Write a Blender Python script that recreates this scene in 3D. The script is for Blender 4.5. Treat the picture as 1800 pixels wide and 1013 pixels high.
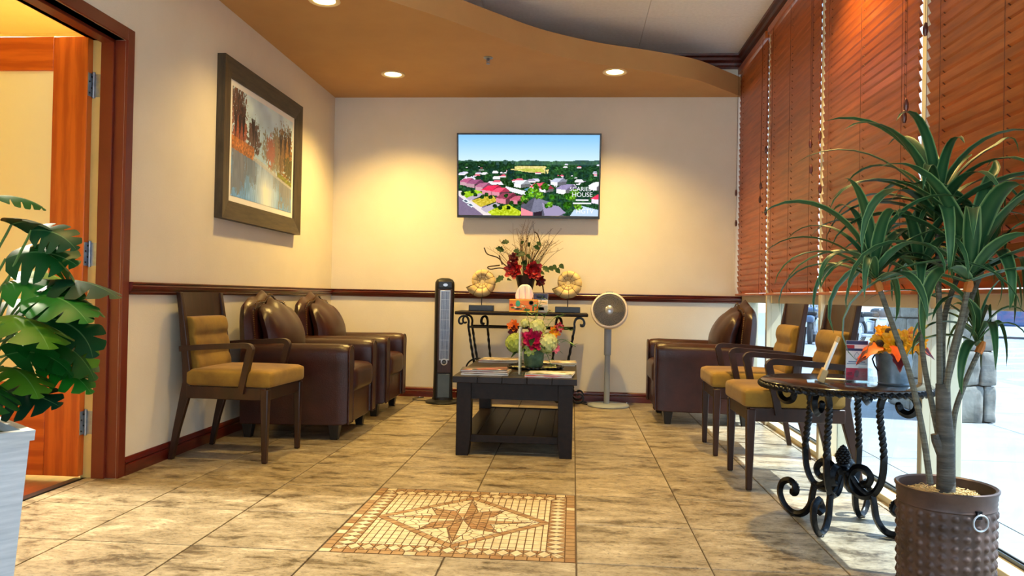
import bpy, bmesh, math, random
import numpy as np
from mathutils import Vector, Matrix, noise as mnoise

random.seed(7)
PI = math.pi
SC = bpy.context.scene
COL = SC.collection
for o in list(bpy.data.objects):
    bpy.data.objects.remove(o)

# ------------------------------------------------------------------ camera
T = 0.46                                   # floor tile pitch (m)
f_px, yaw, pitch, roll = 1366.0, 0.0783, 0.0099, 0.0192
fw = Vector((-math.sin(yaw) * math.cos(pitch), math.cos(yaw) * math.cos(pitch), math.sin(pitch)))
r0 = Vector((math.cos(yaw), math.sin(yaw), 0)); u0 = r0.cross(fw)
rr = r0 * math.cos(roll) + u0 * math.sin(roll)
uu = -r0 * math.sin(roll) + u0 * math.cos(roll)
cam_d = bpy.data.cameras.new('camera'); cam = bpy.data.objects.new('camera', cam_d); COL.objects.link(cam)
mw = Matrix.Identity(4)
for i in range(3):
    mw[i][0] = rr[i]; mw[i][1] = uu[i]; mw[i][2] = -fw[i]
mw[0][3], mw[1][3], mw[2][3] = -0.0293, -2.7064, 0.92
cam.matrix_world = mw
cam_d.sensor_width = 36.0; cam_d.lens = f_px / 1800 * 36; cam_d.clip_start = .02; cam_d.clip_end = 300
SC.camera = cam

# ------------------------------------------------------------------ world, sun, exposure
W = bpy.data.worlds.new('sky'); SC.world = W; W.use_nodes = True
nt = W.node_tree; nt.nodes.clear()
_o = nt.nodes.new('ShaderNodeOutputWorld'); _b = nt.nodes.new('ShaderNodeBackground')
_tc = nt.nodes.new('ShaderNodeTexCoord'); _sx = nt.nodes.new('ShaderNodeSeparateXYZ'); _rp = nt.nodes.new('ShaderNodeValToRGB')
nt.links.new(_tc.outputs['Generated'], _sx.inputs[0]); nt.links.new(_sx.outputs['Z'], _rp.inputs[0])
_rp.color_ramp.elements[0].position = 0.0; _rp.color_ramp.elements[0].color = (.80, .92, 1.0, 1)
_rp.color_ramp.elements[1].position = 0.7; _rp.color_ramp.elements[1].color = (.36, .62, 1.0, 1)
nt.links.new(_rp.outputs[0], _b.inputs[0]); _b.inputs[1].default_value = 2.3
nt.links.new(_b.outputs[0], _o.inputs[0])
sun_d = bpy.data.lights.new('sun', 'SUN'); sun_d.energy = 11.0; sun_d.angle = .009; sun_d.color = (1.0, .98, .95)
sun = bpy.data.objects.new('sun', sun_d); COL.objects.link(sun)
sun.rotation_euler = Vector((-1.0, .22, -1.5)).to_track_quat('-Z', 'Y').to_euler()
vs = SC.view_settings
SC.display_settings.display_device = 'sRGB'
vs.view_transform = 'Standard'; vs.look = 'None'; vs.gamma = 1.0; vs.use_curve_mapping = False
vs.exposure = 0.68
SC.cycles.max_bounces = 10; SC.cycles.diffuse_bounces = 5; SC.cycles.transparent_max_bounces = 16
SC.cycles.sample_clamp_indirect = 6.0; SC.cycles.caustics_reflective = False; SC.cycles.caustics_refractive = False
WARM = (1.0, .66, .19)

# ------------------------------------------------------------------ colour + material helpers
def s2l(c):
    return tuple((v / 12.92 if v <= .04045 else ((v + .055) / 1.055) ** 2.4) for v in c)
def hx(r, g, b):
    return s2l((r / 255, g / 255, b / 255))
MATS = {}
def mat(name, col, rough=.5, metal=0., col2=None, scale=8., stretch=(1, 1, 1), detail=5., lo=.35, hi=.65, bump=0., bscale=None,
        spec=.5, rnd=0., coat=0., sheen=0., wave=None, alpha=None, emit=None, estr=0., offs=False):
    if name in MATS: return MATS[name]
    m = bpy.data.materials.new(name); m.use_nodes = True; n = m.node_tree; N = n.nodes; L = n.links
    p = N['Principled BSDF']
    p.inputs['Roughness'].default_value = rough; p.inputs['Metallic'].default_value = metal
    p.inputs['Specular IOR Level'].default_value = spec
    p.inputs['Coat Weight'].default_value = coat; p.inputs['Coat Roughness'].default_value = .12
    if sheen: p.inputs['Sheen Weight'].default_value = sheen; p.inputs['Sheen Roughness'].default_value = .4
    p.inputs['Base Color'].default_value = (*col, 1)
    if emit: p.inputs['Emission Color'].default_value = (*emit, 1); p.inputs['Emission Strength'].default_value = estr
    vec = None
    if col2 is not None or bump:
        tc = N.new('ShaderNodeTexCoord'); mp = N.new('ShaderNodeMapping'); mp.inputs['Scale'].default_value = stretch
        src = tc.outputs['Object']
        if offs:
            oi = N.new('ShaderNodeObjectInfo'); ad = N.new('ShaderNodeVectorMath'); ad.operation = 'MULTIPLY_ADD'
            cb = N.new('ShaderNodeCombineXYZ')
            for k in range(3): L.new(oi.outputs['Random'], cb.inputs[k])
            ad.inputs[1].default_value = (37., 53., 71.)
            L.new(cb.outputs[0], ad.inputs[0]); L.new(src, ad.inputs[2]); src = ad.outputs[0]
        L.new(src, mp.inputs[0]); vec = mp.outputs[0]
    if col2 is not None:
        nz = N.new('ShaderNodeTexNoise'); nz.inputs['Scale'].default_value = scale; nz.inputs['Detail'].default_value = detail
        nz.inputs['Roughness'].default_value = .6
        L.new(vec, nz.inputs['Vector']); fac = nz.outputs[0]
        if wave:
            wv = N.new('ShaderNodeTexWave'); wv.inputs['Scale'].default_value = wave[0]; wv.inputs['Distortion'].default_value = wave[1]
            wv.inputs['Detail'].default_value = 3; wv.bands_direction = wave[2] if len(wave) > 2 else 'X'
            L.new(vec, wv.inputs['Vector'])
            mm = N.new('ShaderNodeMath'); mm.operation = 'ADD'; L.new(nz.outputs[0], mm.inputs[0])
            ms = N.new('ShaderNodeMath'); ms.operation = 'MULTIPLY_ADD'; ms.inputs[1].default_value = .35; ms.inputs[2].default_value = -.17
            L.new(wv.outputs['Fac'], ms.inputs[0]); L.new(ms.outputs[0], mm.inputs[1]); fac = mm.outputs[0]
        rp = N.new('ShaderNodeValToRGB'); rp.color_ramp.elements[0].position = lo; rp.color_ramp.elements[1].position = hi
        rp.color_ramp.elements[0].color = (*col, 1); rp.color_ramp.elements[1].color = (*col2, 1)
        L.new(fac, rp.inputs[0]); out = rp.outputs[0]
        if rnd:
            oi2 = N.new('ShaderNodeObjectInfo'); hs = N.new('ShaderNodeHueSaturation')
            mr = N.new('ShaderNodeMapRange'); mr.inputs[3].default_value = 1 - rnd; mr.inputs[4].default_value = 1 + rnd
            L.new(oi2.outputs['Random'], mr.inputs[0]); L.new(mr.outputs[0], hs.inputs['Value']); L.new(out, hs.inputs['Color']); out = hs.outputs[0]
        L.new(out, p.inputs['Base Color'])
    if bump:
        bz = N.new('ShaderNodeTexNoise'); bz.inputs['Scale'].default_value = bscale or scale; bz.inputs['Detail'].default_value = 4
        L.new(vec, bz.inputs['Vector']); bp = N.new('ShaderNodeBump'); bp.inputs['Strength'].default_value = bump; bp.inputs['Distance'].default_value = .01
        L.new(bz.outputs[0], bp.inputs['Height']); L.new(bp.outputs[0], p.inputs['Normal'])
    MATS[name] = m
    return m
def mat_emit(name, col, s):
    if name in MATS: return MATS[name]
    m = bpy.data.materials.new(name); m.use_nodes = True; n = m.node_tree; n.nodes.clear()
    o = n.nodes.new('ShaderNodeOutputMaterial'); e = n.nodes.new('ShaderNodeEmission'); e.inputs[0].default_value = (*col, 1); e.inputs[1].default_value = s
    n.links.new(e.outputs[0], o.inputs[0]); MATS[name] = m; return m
def mat_glass(name, tint=(1, 1, 1), f0=.06, rough=.02):
    m = bpy.data.materials.new(name); m.use_nodes = True; n = m.node_tree; n.nodes.clear()
    o = n.nodes.new('ShaderNodeOutputMaterial'); t = n.nodes.new('ShaderNodeBsdfTransparent'); g = n.nodes.new('ShaderNodeBsdfGlossy')
    t.inputs[0].default_value = (*tint, 1); g.inputs['Roughness'].default_value = rough
    lw = n.nodes.new('ShaderNodeLayerWeight'); lw.inputs[0].default_value = .5; pw_ = n.nodes.new('ShaderNodeMath'); pw_.operation = 'POWER'; pw_.inputs[1].default_value = 4.
    ma = n.nodes.new('ShaderNodeMath'); ma.operation = 'MULTIPLY_ADD'; ma.inputs[1].default_value = .6; ma.inputs[2].default_value = .03; mx = n.nodes.new('ShaderNodeMixShader')
    n.links.new(lw.outputs['Facing'], pw_.inputs[0]); n.links.new(pw_.outputs[0], ma.inputs[0])
    n.links.new(ma.outputs[0], mx.inputs[0]); n.links.new(t.outputs[0], mx.inputs[1]); n.links.new(g.outputs[0], mx.inputs[2]); n.links.new(mx.outputs[0], o.inputs[0])
    MATS[name] = m; return m
def mat_vcol(name, emission=None, rough=.5):
    m = bpy.data.materials.new(name); m.use_nodes = True; n = m.node_tree
    a = n.nodes.new('ShaderNodeVertexColor'); a.layer_name = 'Col'
    if emission:
        n.nodes.clear(); o = n.nodes.new('ShaderNodeOutputMaterial'); e = n.nodes.new('ShaderNodeEmission'); e.inputs[1].default_value = emission
        a = n.nodes.new('ShaderNodeVertexColor'); a.layer_name = 'Col'
        n.links.new(a.outputs[0], e.inputs[0]); n.links.new(e.outputs[0], o.inputs[0])
    else:
        p = n.nodes['Principled BSDF']; p.inputs['Roughness'].default_value = rough; n.links.new(a.outputs[0], p.inputs['Base Color'])
    return m

# ------------------------------------------------------------------ mesh builder
class MB:
    def __init__(s): s.v = []; s.f = []; s.mi = []
    def add(s, vs_, fs, mi=0):
        b = len(s.v); s.v += [tuple(p) for p in vs_]; s.f += [tuple(b + i for i in q) for q in fs]; s.mi += [mi] * len(fs); return s
    def box(s, x0, x1, y0, y1, z0, z1, mi=0):
        return s.hexa([(x0, y0, z0), (x1, y0, z0), (x1, y1, z0), (x0, y1, z0), (x0, y0, z1), (x1, y0, z1), (x1, y1, z1), (x0, y1, z1)], mi)
    def hexa(s, p, mi=0):
        return s.add(p, [(3, 2, 1, 0), (4, 5, 6, 7), (0, 1, 5, 4), (1, 2, 6, 5), (2, 3, 7, 6), (3, 0, 4, 7)], mi)
    def bar(s, a, b, wx, wy, up=(0, 0, 1), w2=None, mi=0):
        a = Vector(a); b = Vector(b); d = (b - a).normalized(); up = Vector(up)
        if abs(d.dot(up)) > .98: up = Vector((1, 0, 0))
        x = d.cross(up).normalized(); y = x.cross(d)
        if w2 is None: w2 = (wx, wy)
        P = [a - x * wx / 2 - y * wy / 2, a + x * wx / 2 - y * wy / 2, a + x * wx / 2 + y * wy / 2, a - x * wx / 2 + y * wy / 2]
        P += [b - x * w2[0] / 2 - y * w2[1] / 2, b + x * w2[0] / 2 - y * w2[1] / 2, b + x * w2[0] / 2 + y * w2[1] / 2, b - x * w2[0] / 2 + y * w2[1] / 2]
        return s.hexa(P, mi)
    def tube(s, pts, r, n=8, closed=False, twist=0., lobe=0., caps=True, mi=0):
        pts = [Vector(p) for p in pts]; m = len(pts)
        rs = r if isinstance(r, (list, tuple)) else [r] * m
        tan = []
        for i in range(m):
            if closed: t = pts[(i + 1) % m] - pts[i - 1]
            else: t = pts[min(i + 1, m - 1)] - pts[max(i - 1, 0)]
            tan.append(t.normalized() if t.length > 1e-9 else Vector((0, 0, 1)))
        u = tan[0].orthogonal().normalized(); V = []
        for i in range(m):
            u = (u - tan[i] * u.dot(tan[i])); u = u.normalized() if u.length > 1e-6 else tan[i].orthogonal().normalized()
            w = tan[i].cross(u)
            ph = twist * i if not isinstance(twist, (list, tuple)) else twist[i]
            for k in range(n):
                a = 2 * PI * k / n; R_ = rs[i] * (1 + lobe * math.cos((4 if lobe > 0 else 2) * a))
                V.append(pts[i] + u * math.cos(a + ph) * R_ + w * math.sin(a + ph) * R_)
        F = []
        for i in range(m if closed else m - 1):
            j = (i + 1) % m
            for k in range(n):
                k2 = (k + 1) % n; F.append((i * n + k, i * n + k2, j * n + k2, j * n + k))
        if caps and not closed: F.append(tuple(range(n))[::-1]); F.append(tuple((m - 1) * n + k for k in range(n)))
        return s.add(V, F, mi)
    def lathe(s, prof, n=32, c=(0, 0, 0), ax='z', mi=0, sx=1., sy=1.):
        V = []; F = []; m = len(prof)
        for r, z in prof:
            for k in range(n):
                a = 2 * PI * k / n; p = (r * math.cos(a) * sx, r * math.sin(a) * sy, z)
                if ax == 'x': p = (p[2], p[0], p[1])
                if ax == 'y': p = (p[0], -p[2], p[1])
                V.append((p[0] + c[0], p[1] + c[1], p[2] + c[2]))
        for i in range(m - 1):
            for k in range(n):
                k2 = (k + 1) % n; F.append((i * n + k, i * n + k2, (i + 1) * n + k2, (i + 1) * n + k))
        if prof[0][0] > 1e-6: F.append(tuple(range(n))[::-1])
        if prof[-1][0] > 1e-6: F.append(tuple((m - 1) * n + k for k in range(n)))
        return s.add(V, F, mi)
    def prism(s, poly, h0, h1, ax='z', mi=0):
        n = len(poly)
        def q(p, h): return {'z': (p[0], p[1], h), 'y': (p[0], h, p[1]), 'x': (h, p[0], p[1])}[ax]
        V = [q(p, h0) for p in poly] + [q(p, h1) for p in poly]
        F = [tuple(range(n))[::-1], tuple(range(n, 2 * n))] + [(i, (i + 1) % n, n + (i + 1) % n, n + i) for i in range(n)]
        return s.add(V, F, mi)
    def grid(s, fn, nu, nv, closed_u=False, mi=0):
        V = [fn(i / (nu if closed_u else nu - 1), j / (nv - 1)) for i in range(nu) for j in range(nv)]
        F = []
        for i in range(nu if closed_u else nu - 1):
            for j in range(nv - 1):
                a = i * nv + j; b = ((i + 1) % nu) * nv + j; F.append((a, b, b + 1, a + 1))
        return s.add(V, F, mi)
    def cushion(s, x0, x1, y0, y1, z0, z1, r, n=7, puff=0., fn=None, mi=0):
        c = Vector(((x0 + x1) / 2, (y0 + y1) / 2, (z0 + z1) / 2)); h = Vector(((x1 - x0) / 2, (y1 - y0) / 2, (z1 - z0) / 2))
        inn = Vector([max(h[i] - r, 0) for i in range(3)]); vid = {}; V = []; F = []
        def tp(k, i):
            t = -1 + 2 * k / n
            return math.copysign(abs(t) ** .6, t) * h[i]
        def vert(i, j, k):
            if (i, j, k) in vid: return vid[(i, j, k)]
            q = Vector((tp(i, 0), tp(j, 1), tp(k, 2)))
            m_ = Vector([max(-inn[a], min(inn[a], q[a])) for a in range(3)]); d = q - m_
            if d.length > 1e-9: q = m_ + Vector([d[a] for a in range(3)]).normalized() * min(r, d.length if d.length < r else r)
            if puff:
                ux = 1 - (q.x / h.x) ** 2; uy = 1 - (q.y / h.y) ** 2
                q.z += puff * max(ux, 0) * max(uy, 0) * (1 if q.z > 0 else 0)
            p = q + c
            if fn: p = Vector(fn(p))
            vid[(i, j, k)] = len(V); V.append(p); return vid[(i, j, k)]
        for a in range(n):
            for b in range(n):
                F += [(vert(a, b, 0), vert(a, b + 1, 0), vert(a + 1, b + 1, 0), vert(a + 1, b, 0)),
                      (vert(a, b, n), vert(a + 1, b, n), vert(a + 1, b + 1, n), vert(a, b + 1, n)),
                      (vert(a, 0, b), vert(a + 1, 0, b), vert(a + 1, 0, b + 1), vert(a, 0, b + 1)),
                      (vert(a, n, b), vert(a, n, b + 1), vert(a + 1, n, b + 1), vert(a + 1, n, b)),
                      (vert(0, a, b), vert(0, a, b + 1), vert(0, a + 1, b + 1), vert(0, a + 1, b)),
                      (vert(n, a, b), vert(n, a + 1, b), vert(n, a + 1, b + 1), vert(n, a, b + 1))]
        return s.add(V, F, mi)
    def sphere(s, c, r, n=10, m=6, mi=0):
        rx, ry, rz = r if isinstance(r, (tuple, list)) else (r, r, r)
        return s.add([(c[0] + rx * math.sin(PI * j / m) * math.cos(2 * PI * i / n), c[1] + ry * math.sin(PI * j / m) * math.sin(2 * PI * i / n), c[2] + rz * math.cos(PI * j / m))
                      for j in range(m + 1) for i in range(n)],
                     [(j * n + i, (j + 1) * n + i, (j + 1) * n + (i + 1) % n, j * n + (i + 1) % n) for j in range(m) for i in range(n)], mi)
    def xf(s, M):
        s.v = [tuple(M @ Vector(p)) for p in s.v]; return s
    def mesh(s, name, mats, smooth=True, ang=38):
        me = bpy.data.meshes.new(name); me.from_pydata(s.v, [], s.f); me.update()
        for m in (mats if isinstance(mats, (list, tuple)) else [mats]): me.materials.append(m)
        if any(s.mi): me.polygons.foreach_set('material_index', s.mi)
        if smooth:
            me.polygons.foreach_set('use_smooth', [True] * len(me.polygons)); me.set_sharp_from_angle(angle=math.radians(ang))
        return me
    def build(s, name, mats, parent=None, smooth=True, bevel=None, solid=None, label=None, ang=38, stuff=False):
        o = bpy.data.objects.new(name, s.mesh(name, mats, smooth, ang)); COL.objects.link(o)
        if parent: o.parent = parent
        if solid: md = o.modifiers.new('s', 'SOLIDIFY'); md.thickness = solid; md.offset = 0
        if bevel:
            md = o.modifiers.new('b', 'BEVEL'); md.width = bevel[0]; md.segments = bevel[1]; md.limit_method = 'ANGLE'; md.angle_limit = math.radians(35); md.harden_normals = False
        if label: o['label'] = label
        if stuff: o['kind'] = 'stuff'
        return o

def tag(o, label, cat, group=None, kind=None):
    o['label'] = label; o['category'] = cat
    if group: o['group'] = group
    if kind: o['kind'] = kind
    return o
def thing(name, label, cat, loc=(0, 0, 0), rz=0., group=None, kind=None):
    o = bpy.data.objects.new(name, None); COL.objects.link(o); o.location = loc; o.rotation_euler = (0, 0, rz); o.empty_display_size = .1
    return tag(o, label, cat, group, kind)
def copy_tree(o, parent=None):
    c = o.copy(); COL.objects.link(c); c.parent = parent
    for ch in list(o.children): copy_tree(ch, c)
    return c
def cr(P, n=8, closed=False):                 # Catmull-Rom through points
    P = [Vector(p) for p in P]; out = []; m = len(P)
    for i in range(m if closed else m - 1):
        p0 = P[i - 1] if (i > 0 or closed) else P[0] * 2 - P[1]
        p1 = P[i]; p2 = P[(i + 1) % m]; p3 = P[(i + 2) % m] if (i + 2 < m or closed) else p2 * 2 - p1
        for k in range(n):
            t = k / n
            out.append(.5 * ((2 * p1) + (p2 - p0) * t + (2 * p0 - 5 * p1 + 4 * p2 - p3) * t * t + (3 * p1 - p0 - 3 * p2 + p3) * t ** 3))
    if not closed: out.append(P[-1])
    return out
def text_mesh(name, s, size, m, parent, loc, rot, align='CENTER', extrude=.0004, label=None, shear=0):
    cu = bpy.data.curves.new(name, 'FONT'); cu.body = s; cu.size = size; cu.align_x = align; cu.align_y = 'CENTER'; cu.extrude = extrude; cu.shear = shear; cu.resolution_u = 3
    t = bpy.data.objects.new(name + '_c', cu); COL.objects.link(t)
    me = bpy.data.meshes.new_from_object(t.evaluated_get(bpy.context.evaluated_depsgraph_get()))
    bpy.data.objects.remove(t); bpy.data.curves.remove(cu)
    me.materials.clear(); me.materials.append(m)
    o = bpy.data.objects.new(name, me); COL.objects.link(o); o.parent = parent; o.location = loc; o.rotation_euler = rot
    if label: o['label'] = label
    return o
def raster_obj(name, A, P, m, parent):        # A[h,w,3] sRGB 0..1; P(u,v)->point, v from top
    h, w, _ = A.shape
    me = bpy.data.meshes.new(name)
    uvs = [(i / w, j / h) for j in range(h + 1) for i in range(w + 1)]
    vv = [P(u, v) for u, v in uvs]
    F = [(j * (w + 1) + i, (j + 1) * (w + 1) + i, (j + 1) * (w + 1) + i + 1, j * (w + 1) + i + 1) for j in range(h) for i in range(w)]
    me.from_pydata(vv, [], F); me.update()
    ca = me.color_attributes.new('Col', 'FLOAT_COLOR', 'CORNER')
    lin = np.where(A <= .04045, A / 12.92, ((np.clip(A, 0, 1) + .055) / 1.055) ** 2.4).reshape(-1, 3)
    buf = np.ones((h * w, 4, 4), dtype=np.float32); buf[:, :, :3] = lin[:, None, :]
    ca.data.foreach_set('color', buf.ravel()); me.materials.append(m)
    o = bpy.data.objects.new(name, me); COL.objects.link(o); o.parent = parent
    return o
def vnoise(h, w, s, seed, sx=1.):
    rg = np.random.RandomState(seed); g = rg.rand(int(h / s) + 3, int(w / (s * sx)) + 3)
    y = np.arange(h) / s; x = np.arange(w) / (s * sx); yi = y.astype(int); xi = x.astype(int); fy = (y - yi)[:, None]; fx = (x - xi)[None]
    fy = fy * fy * (3 - 2 * fy); fx = fx * fx * (3 - 2 * fx)
    return (g[yi][:, xi] * (1 - fy) * (1 - fx) + g[yi + 1][:, xi] * fy * (1 - fx) + g[yi][:, xi + 1] * (1 - fy) * fx + g[yi + 1][:, xi + 1] * fy * fx)

# ------------------------------------------------------------------ materials
M_wall = mat('wall_paint', hx(224, 216, 200), .75, col2=hx(219, 211, 194), scale=3, bump=.12, bscale=160)
M_soffit = mat('soffit_paint', hx(196, 150, 92), .75, col2=hx(190, 144, 87), scale=3, bump=.1, bscale=160)
M_ceil = mat('ceiling_panel_white', hx(244, 245, 242), .85, col2=hx(236, 237, 234), scale=40, bump=.15, bscale=250)
M_dark = mat('plenum_dark', hx(70, 66, 62), .9, col2=hx(60, 57, 54))
M_mahog = mat('mahogany', hx(104, 30, 18), .28, col2=hx(70, 16, 10), scale=6, stretch=(6, 1, 6), spec=.6, coat=.25)
M_mahog_x = mat('mahogany_x', hx(104, 30, 18), .28, col2=hx(70, 16, 10), scale=6, stretch=(1, 6, 6), spec=.6, coat=.25)
M_crown = mat('crown_mahogany', hx(92, 32, 20), .3, col2=hx(62, 20, 13), scale=6, stretch=(6, 1, 6), coat=.2)
M_frame = mat('door_frame_paint', hx(108, 38, 20), .38, col2=hx(98, 33, 17), scale=4)
M_oak = mat('door_oak', hx(200, 98, 26), .36, col2=hx(170, 74, 14), scale=5, stretch=(9, 9, .8), detail=8, wave=(.5, 6, 'X'), coat=.2)
M_oak_h = mat('door_oak_rail', hx(200, 98, 26), .36, col2=hx(170, 74, 14), scale=5, stretch=(.8, 9, 9), detail=8, wave=(.5, 6, 'Z'), coat=.2)
M_frost = mat('door_frosted_panel', hx(240, 236, 190), .55)
M_hinge = mat('steel_hinge', hx(160, 168, 178), .35, metal=.9, col2=hx(140, 148, 158), scale=30)
M_jamb = mat('jamb_beige', hx(214, 190, 120), .6, col2=hx(206, 182, 112))
M_yroom = mat('side_room_paint', hx(238, 222, 150), .8, col2=hx(232, 214, 140), scale=2)
M_hallfl = mat('side_room_wood_floor', hx(120, 52, 18), .3, col2=hx(82, 32, 12), scale=4, stretch=(6, 1, 1), coat=.2)
M_grout = mat('grout', hx(88, 74, 58), .9, col2=hx(74, 62, 48), scale=60, bump=.2)
M_alu = mat('window_beige_metal', hx(212, 200, 170), .45, col2=hx(206, 194, 164), scale=5)
M_glass = mat_glass('clear_glass', (.96, .985, 1.0))
M_tint = mat_glass('tinted_window_glass', (.80, .87, .90))
M_acryl = mat_glass('clear_acrylic', (.93, .97, .98), rough=.05)
M_black = mat('black_plastic', hx(24, 24, 26), .35, col2=hx(20, 20, 22))
M_iron = mat('black_wrought_iron', hx(30, 31, 34), .30, metal=.7, col2=hx(20, 20, 22), scale=40, bump=.15, bscale=90)
M_leather = mat('brown_leather', hx(62, 28, 20), .34, col2=hx(44, 18, 13), scale=7, bump=.12, bscale=140, spec=.38)
M_nail = mat('brass_nailhead', hx(150, 116, 70), .3, metal=.9)
M_cwood = mat('chair_walnut', hx(56, 30, 18), .36, col2=hx(36, 19, 11), scale=6, stretch=(4, 4, .7), detail=6, spec=.4)
M_velvet = mat('mustard_velvet', hx(146, 112, 34), .85, col2=hx(112, 80, 18), scale=5, sheen=.12, bump=.08, bscale=220)
M_espresso = mat('espresso_wood', hx(32, 20, 13), .45, col2=hx(18, 11, 7), scale=5, stretch=(7, 1, 7), detail=6, spec=.18)
M_blind = mat('blind_slat_wood', hx(180, 92, 34), .36, col2=hx(146, 68, 20), scale=4, stretch=(12, .8, 12), coat=.15, offs=True, rnd=.08)
M_cordb = mat('blind_cord_brown', hx(84, 36, 18), .7)
M_white = mat('white_paper', hx(240, 240, 238), .6)
M_moss = mat('moss', hx(60, 80, 30), .95, col2=hx(26, 38, 12), scale=40, bump=.6)

def tile_mat():
    m = bpy.data.materials.new('travertine_tile'); m.use_nodes = True; N = m.node_tree.nodes; L = m.node_tree.links; p = N['Principled BSDF']
    tc = N.new('ShaderNodeTexCoord'); oi = N.new('ShaderNodeObjectInfo'); cb = N.new('ShaderNodeCombineXYZ')
    for k in range(3): L.new(oi.outputs['Random'], cb.inputs[k])
    ad = N.new('ShaderNodeVectorMath'); ad.operation = 'MULTIPLY_ADD'; ad.inputs[1].default_value = (31, 57, 11)
    L.new(cb.outputs[0], ad.inputs[0]); L.new(tc.outputs['Object'], ad.inputs[2])
    mp = N.new('ShaderNodeMapping'); mp.inputs['Scale'].default_value = (1.0, 1.9, 1); L.new(ad.outputs[0], mp.inputs[0])
    n1 = N.new('ShaderNodeTexNoise'); n1.inputs['Scale'].default_value = 5.0; n1.inputs['Detail'].default_value = 12; n1.inputs['Roughness'].default_value = .74; n1.inputs['Distortion'].default_value = .35
    n2 = N.new('ShaderNodeTexNoise'); n2.inputs['Scale'].default_value = 38; n2.inputs['Detail'].default_value = 8; n2.inputs['Roughness'].default_value = .75; n2.inputs['Distortion'].default_value = .4
    L.new(mp.outputs[0], n1.inputs['Vector']); L.new(mp.outputs[0], n2.inputs['Vector'])
    r1 = N.new('ShaderNodeValToRGB'); e = r1.color_ramp.elements
    e[0].position = .38; e[0].color = (*hx(88, 74, 54), 1); e[1].position = .66; e[1].color = (*hx(196, 184, 160), 1)
    k = r1.color_ramp.elements.new(.46); k.color = (*hx(146, 132, 108), 1); k = r1.color_ramp.elements.new(.56); k.color = (*hx(168, 154, 130), 1)
    L.new(n1.outputs[0], r1.inputs[0])
    r2 = N.new('ShaderNodeValToRGB'); r2.color_ramp.elements[0].position = .30; r2.color_ramp.elements[0].color = (*hx(84, 62, 40), 1)
    r2.color_ramp.elements[1].position = .50; r2.color_ramp.elements[1].color = (1, 1, 1, 1); L.new(n2.outputs[0], r2.inputs[0])
    mx = N.new('ShaderNodeMix'); mx.data_type = 'RGBA'; mx.blend_type = 'MULTIPLY'; mx.inputs[0].default_value = .85
    L.new(r1.outputs[0], mx.inputs[6]); L.new(r2.outputs[0], mx.inputs[7])
    hs = N.new('ShaderNodeHueSaturation'); mr = N.new('ShaderNodeMapRange'); mr.inputs[3].default_value = .80; mr.inputs[4].default_value = .95
    L.new(oi.outputs['Random'], mr.inputs[0]); L.new(mr.outputs[0], hs.inputs['Value']); L.new(mx.outputs[2], hs.inputs['Color']); L.new(hs.outputs[0], p.inputs['Base Color'])
    p.inputs['Roughness'].default_value = .36; p.inputs['Specular IOR Level'].default_value = .45
    bp = N.new('ShaderNodeBump'); bp.inputs['Strength'].default_value = .18; bp.inputs['Distance'].default_value = .006; L.new(n2.outputs[0], bp.inputs['Height']); L.new(bp.outputs[0], p.inputs['Normal'])
    return m
M_tile = tile_mat()

# ================================================================== SETTING
LX, RX, BY, FY, ZC, ZS = -2.215, 1.42, 4.19, -3.5, 3.05, 2.69
def struct(o, label, cat): return tag(o, label, cat, kind='structure')

# floor: grout slab, tiles and mosaic
floor = struct(MB().box(LX - .19, 1.44, FY, BY, -.06, -.004).build('floor', M_grout), 'beige travertine tile floor of the waiting area with grey grout', 'floor')
def tile_mesh(w, d):
    g = .0028; b = .0012; x, y = w / 2 - g, d / 2 - g
    m = MB(); V = []
    for (ex, z) in ((0, -.012), (0, -.0018), (b, 0)):
        V += [(-x + ex, -y + ex, z), (x - ex, -y + ex, z), (x - ex, y - ex, z), (-x + ex, y - ex, z)]
    F = [(8, 9, 10, 11)]
    for l in (0, 4):
        for k in range(4): F.append((l + k, l + (k + 1) % 4, l + 4 + (k + 1) % 4, l + 4 + k))
    return m.add(V, F).mesh('tile', M_tile, smooth=False)
tcache = {}
for i in range(-6, 4):
    for j in range(-10, 10):
        x0, x1, y0, y1 = i * T, (i + 1) * T, j * T, (j + 1) * T
        if -2 <= i < 0 and 0 <= j < 2: continue
        x0 = max(x0, LX - .145 if y0 < .9 and y0 > -.6 else LX); x1 = min(x1, RX); y0 = max(y0, FY); y1 = min(y1, BY)
        if x1 - x0 < .015 or y1 - y0 < .015: continue
        if i == -6 and not (x1 - x0 > .02): continue
        key = (round(x1 - x0, 3), round(y1 - y0, 3))
        if key not in tcache: tcache[key] = tile_mesh(*key)
        o = bpy.data.objects.new('tile', tcache[key]); COL.objects.link(o); o.parent = floor; o.location = ((x0 + x1) / 2, (y0 + y1) / 2, 0)

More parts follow.
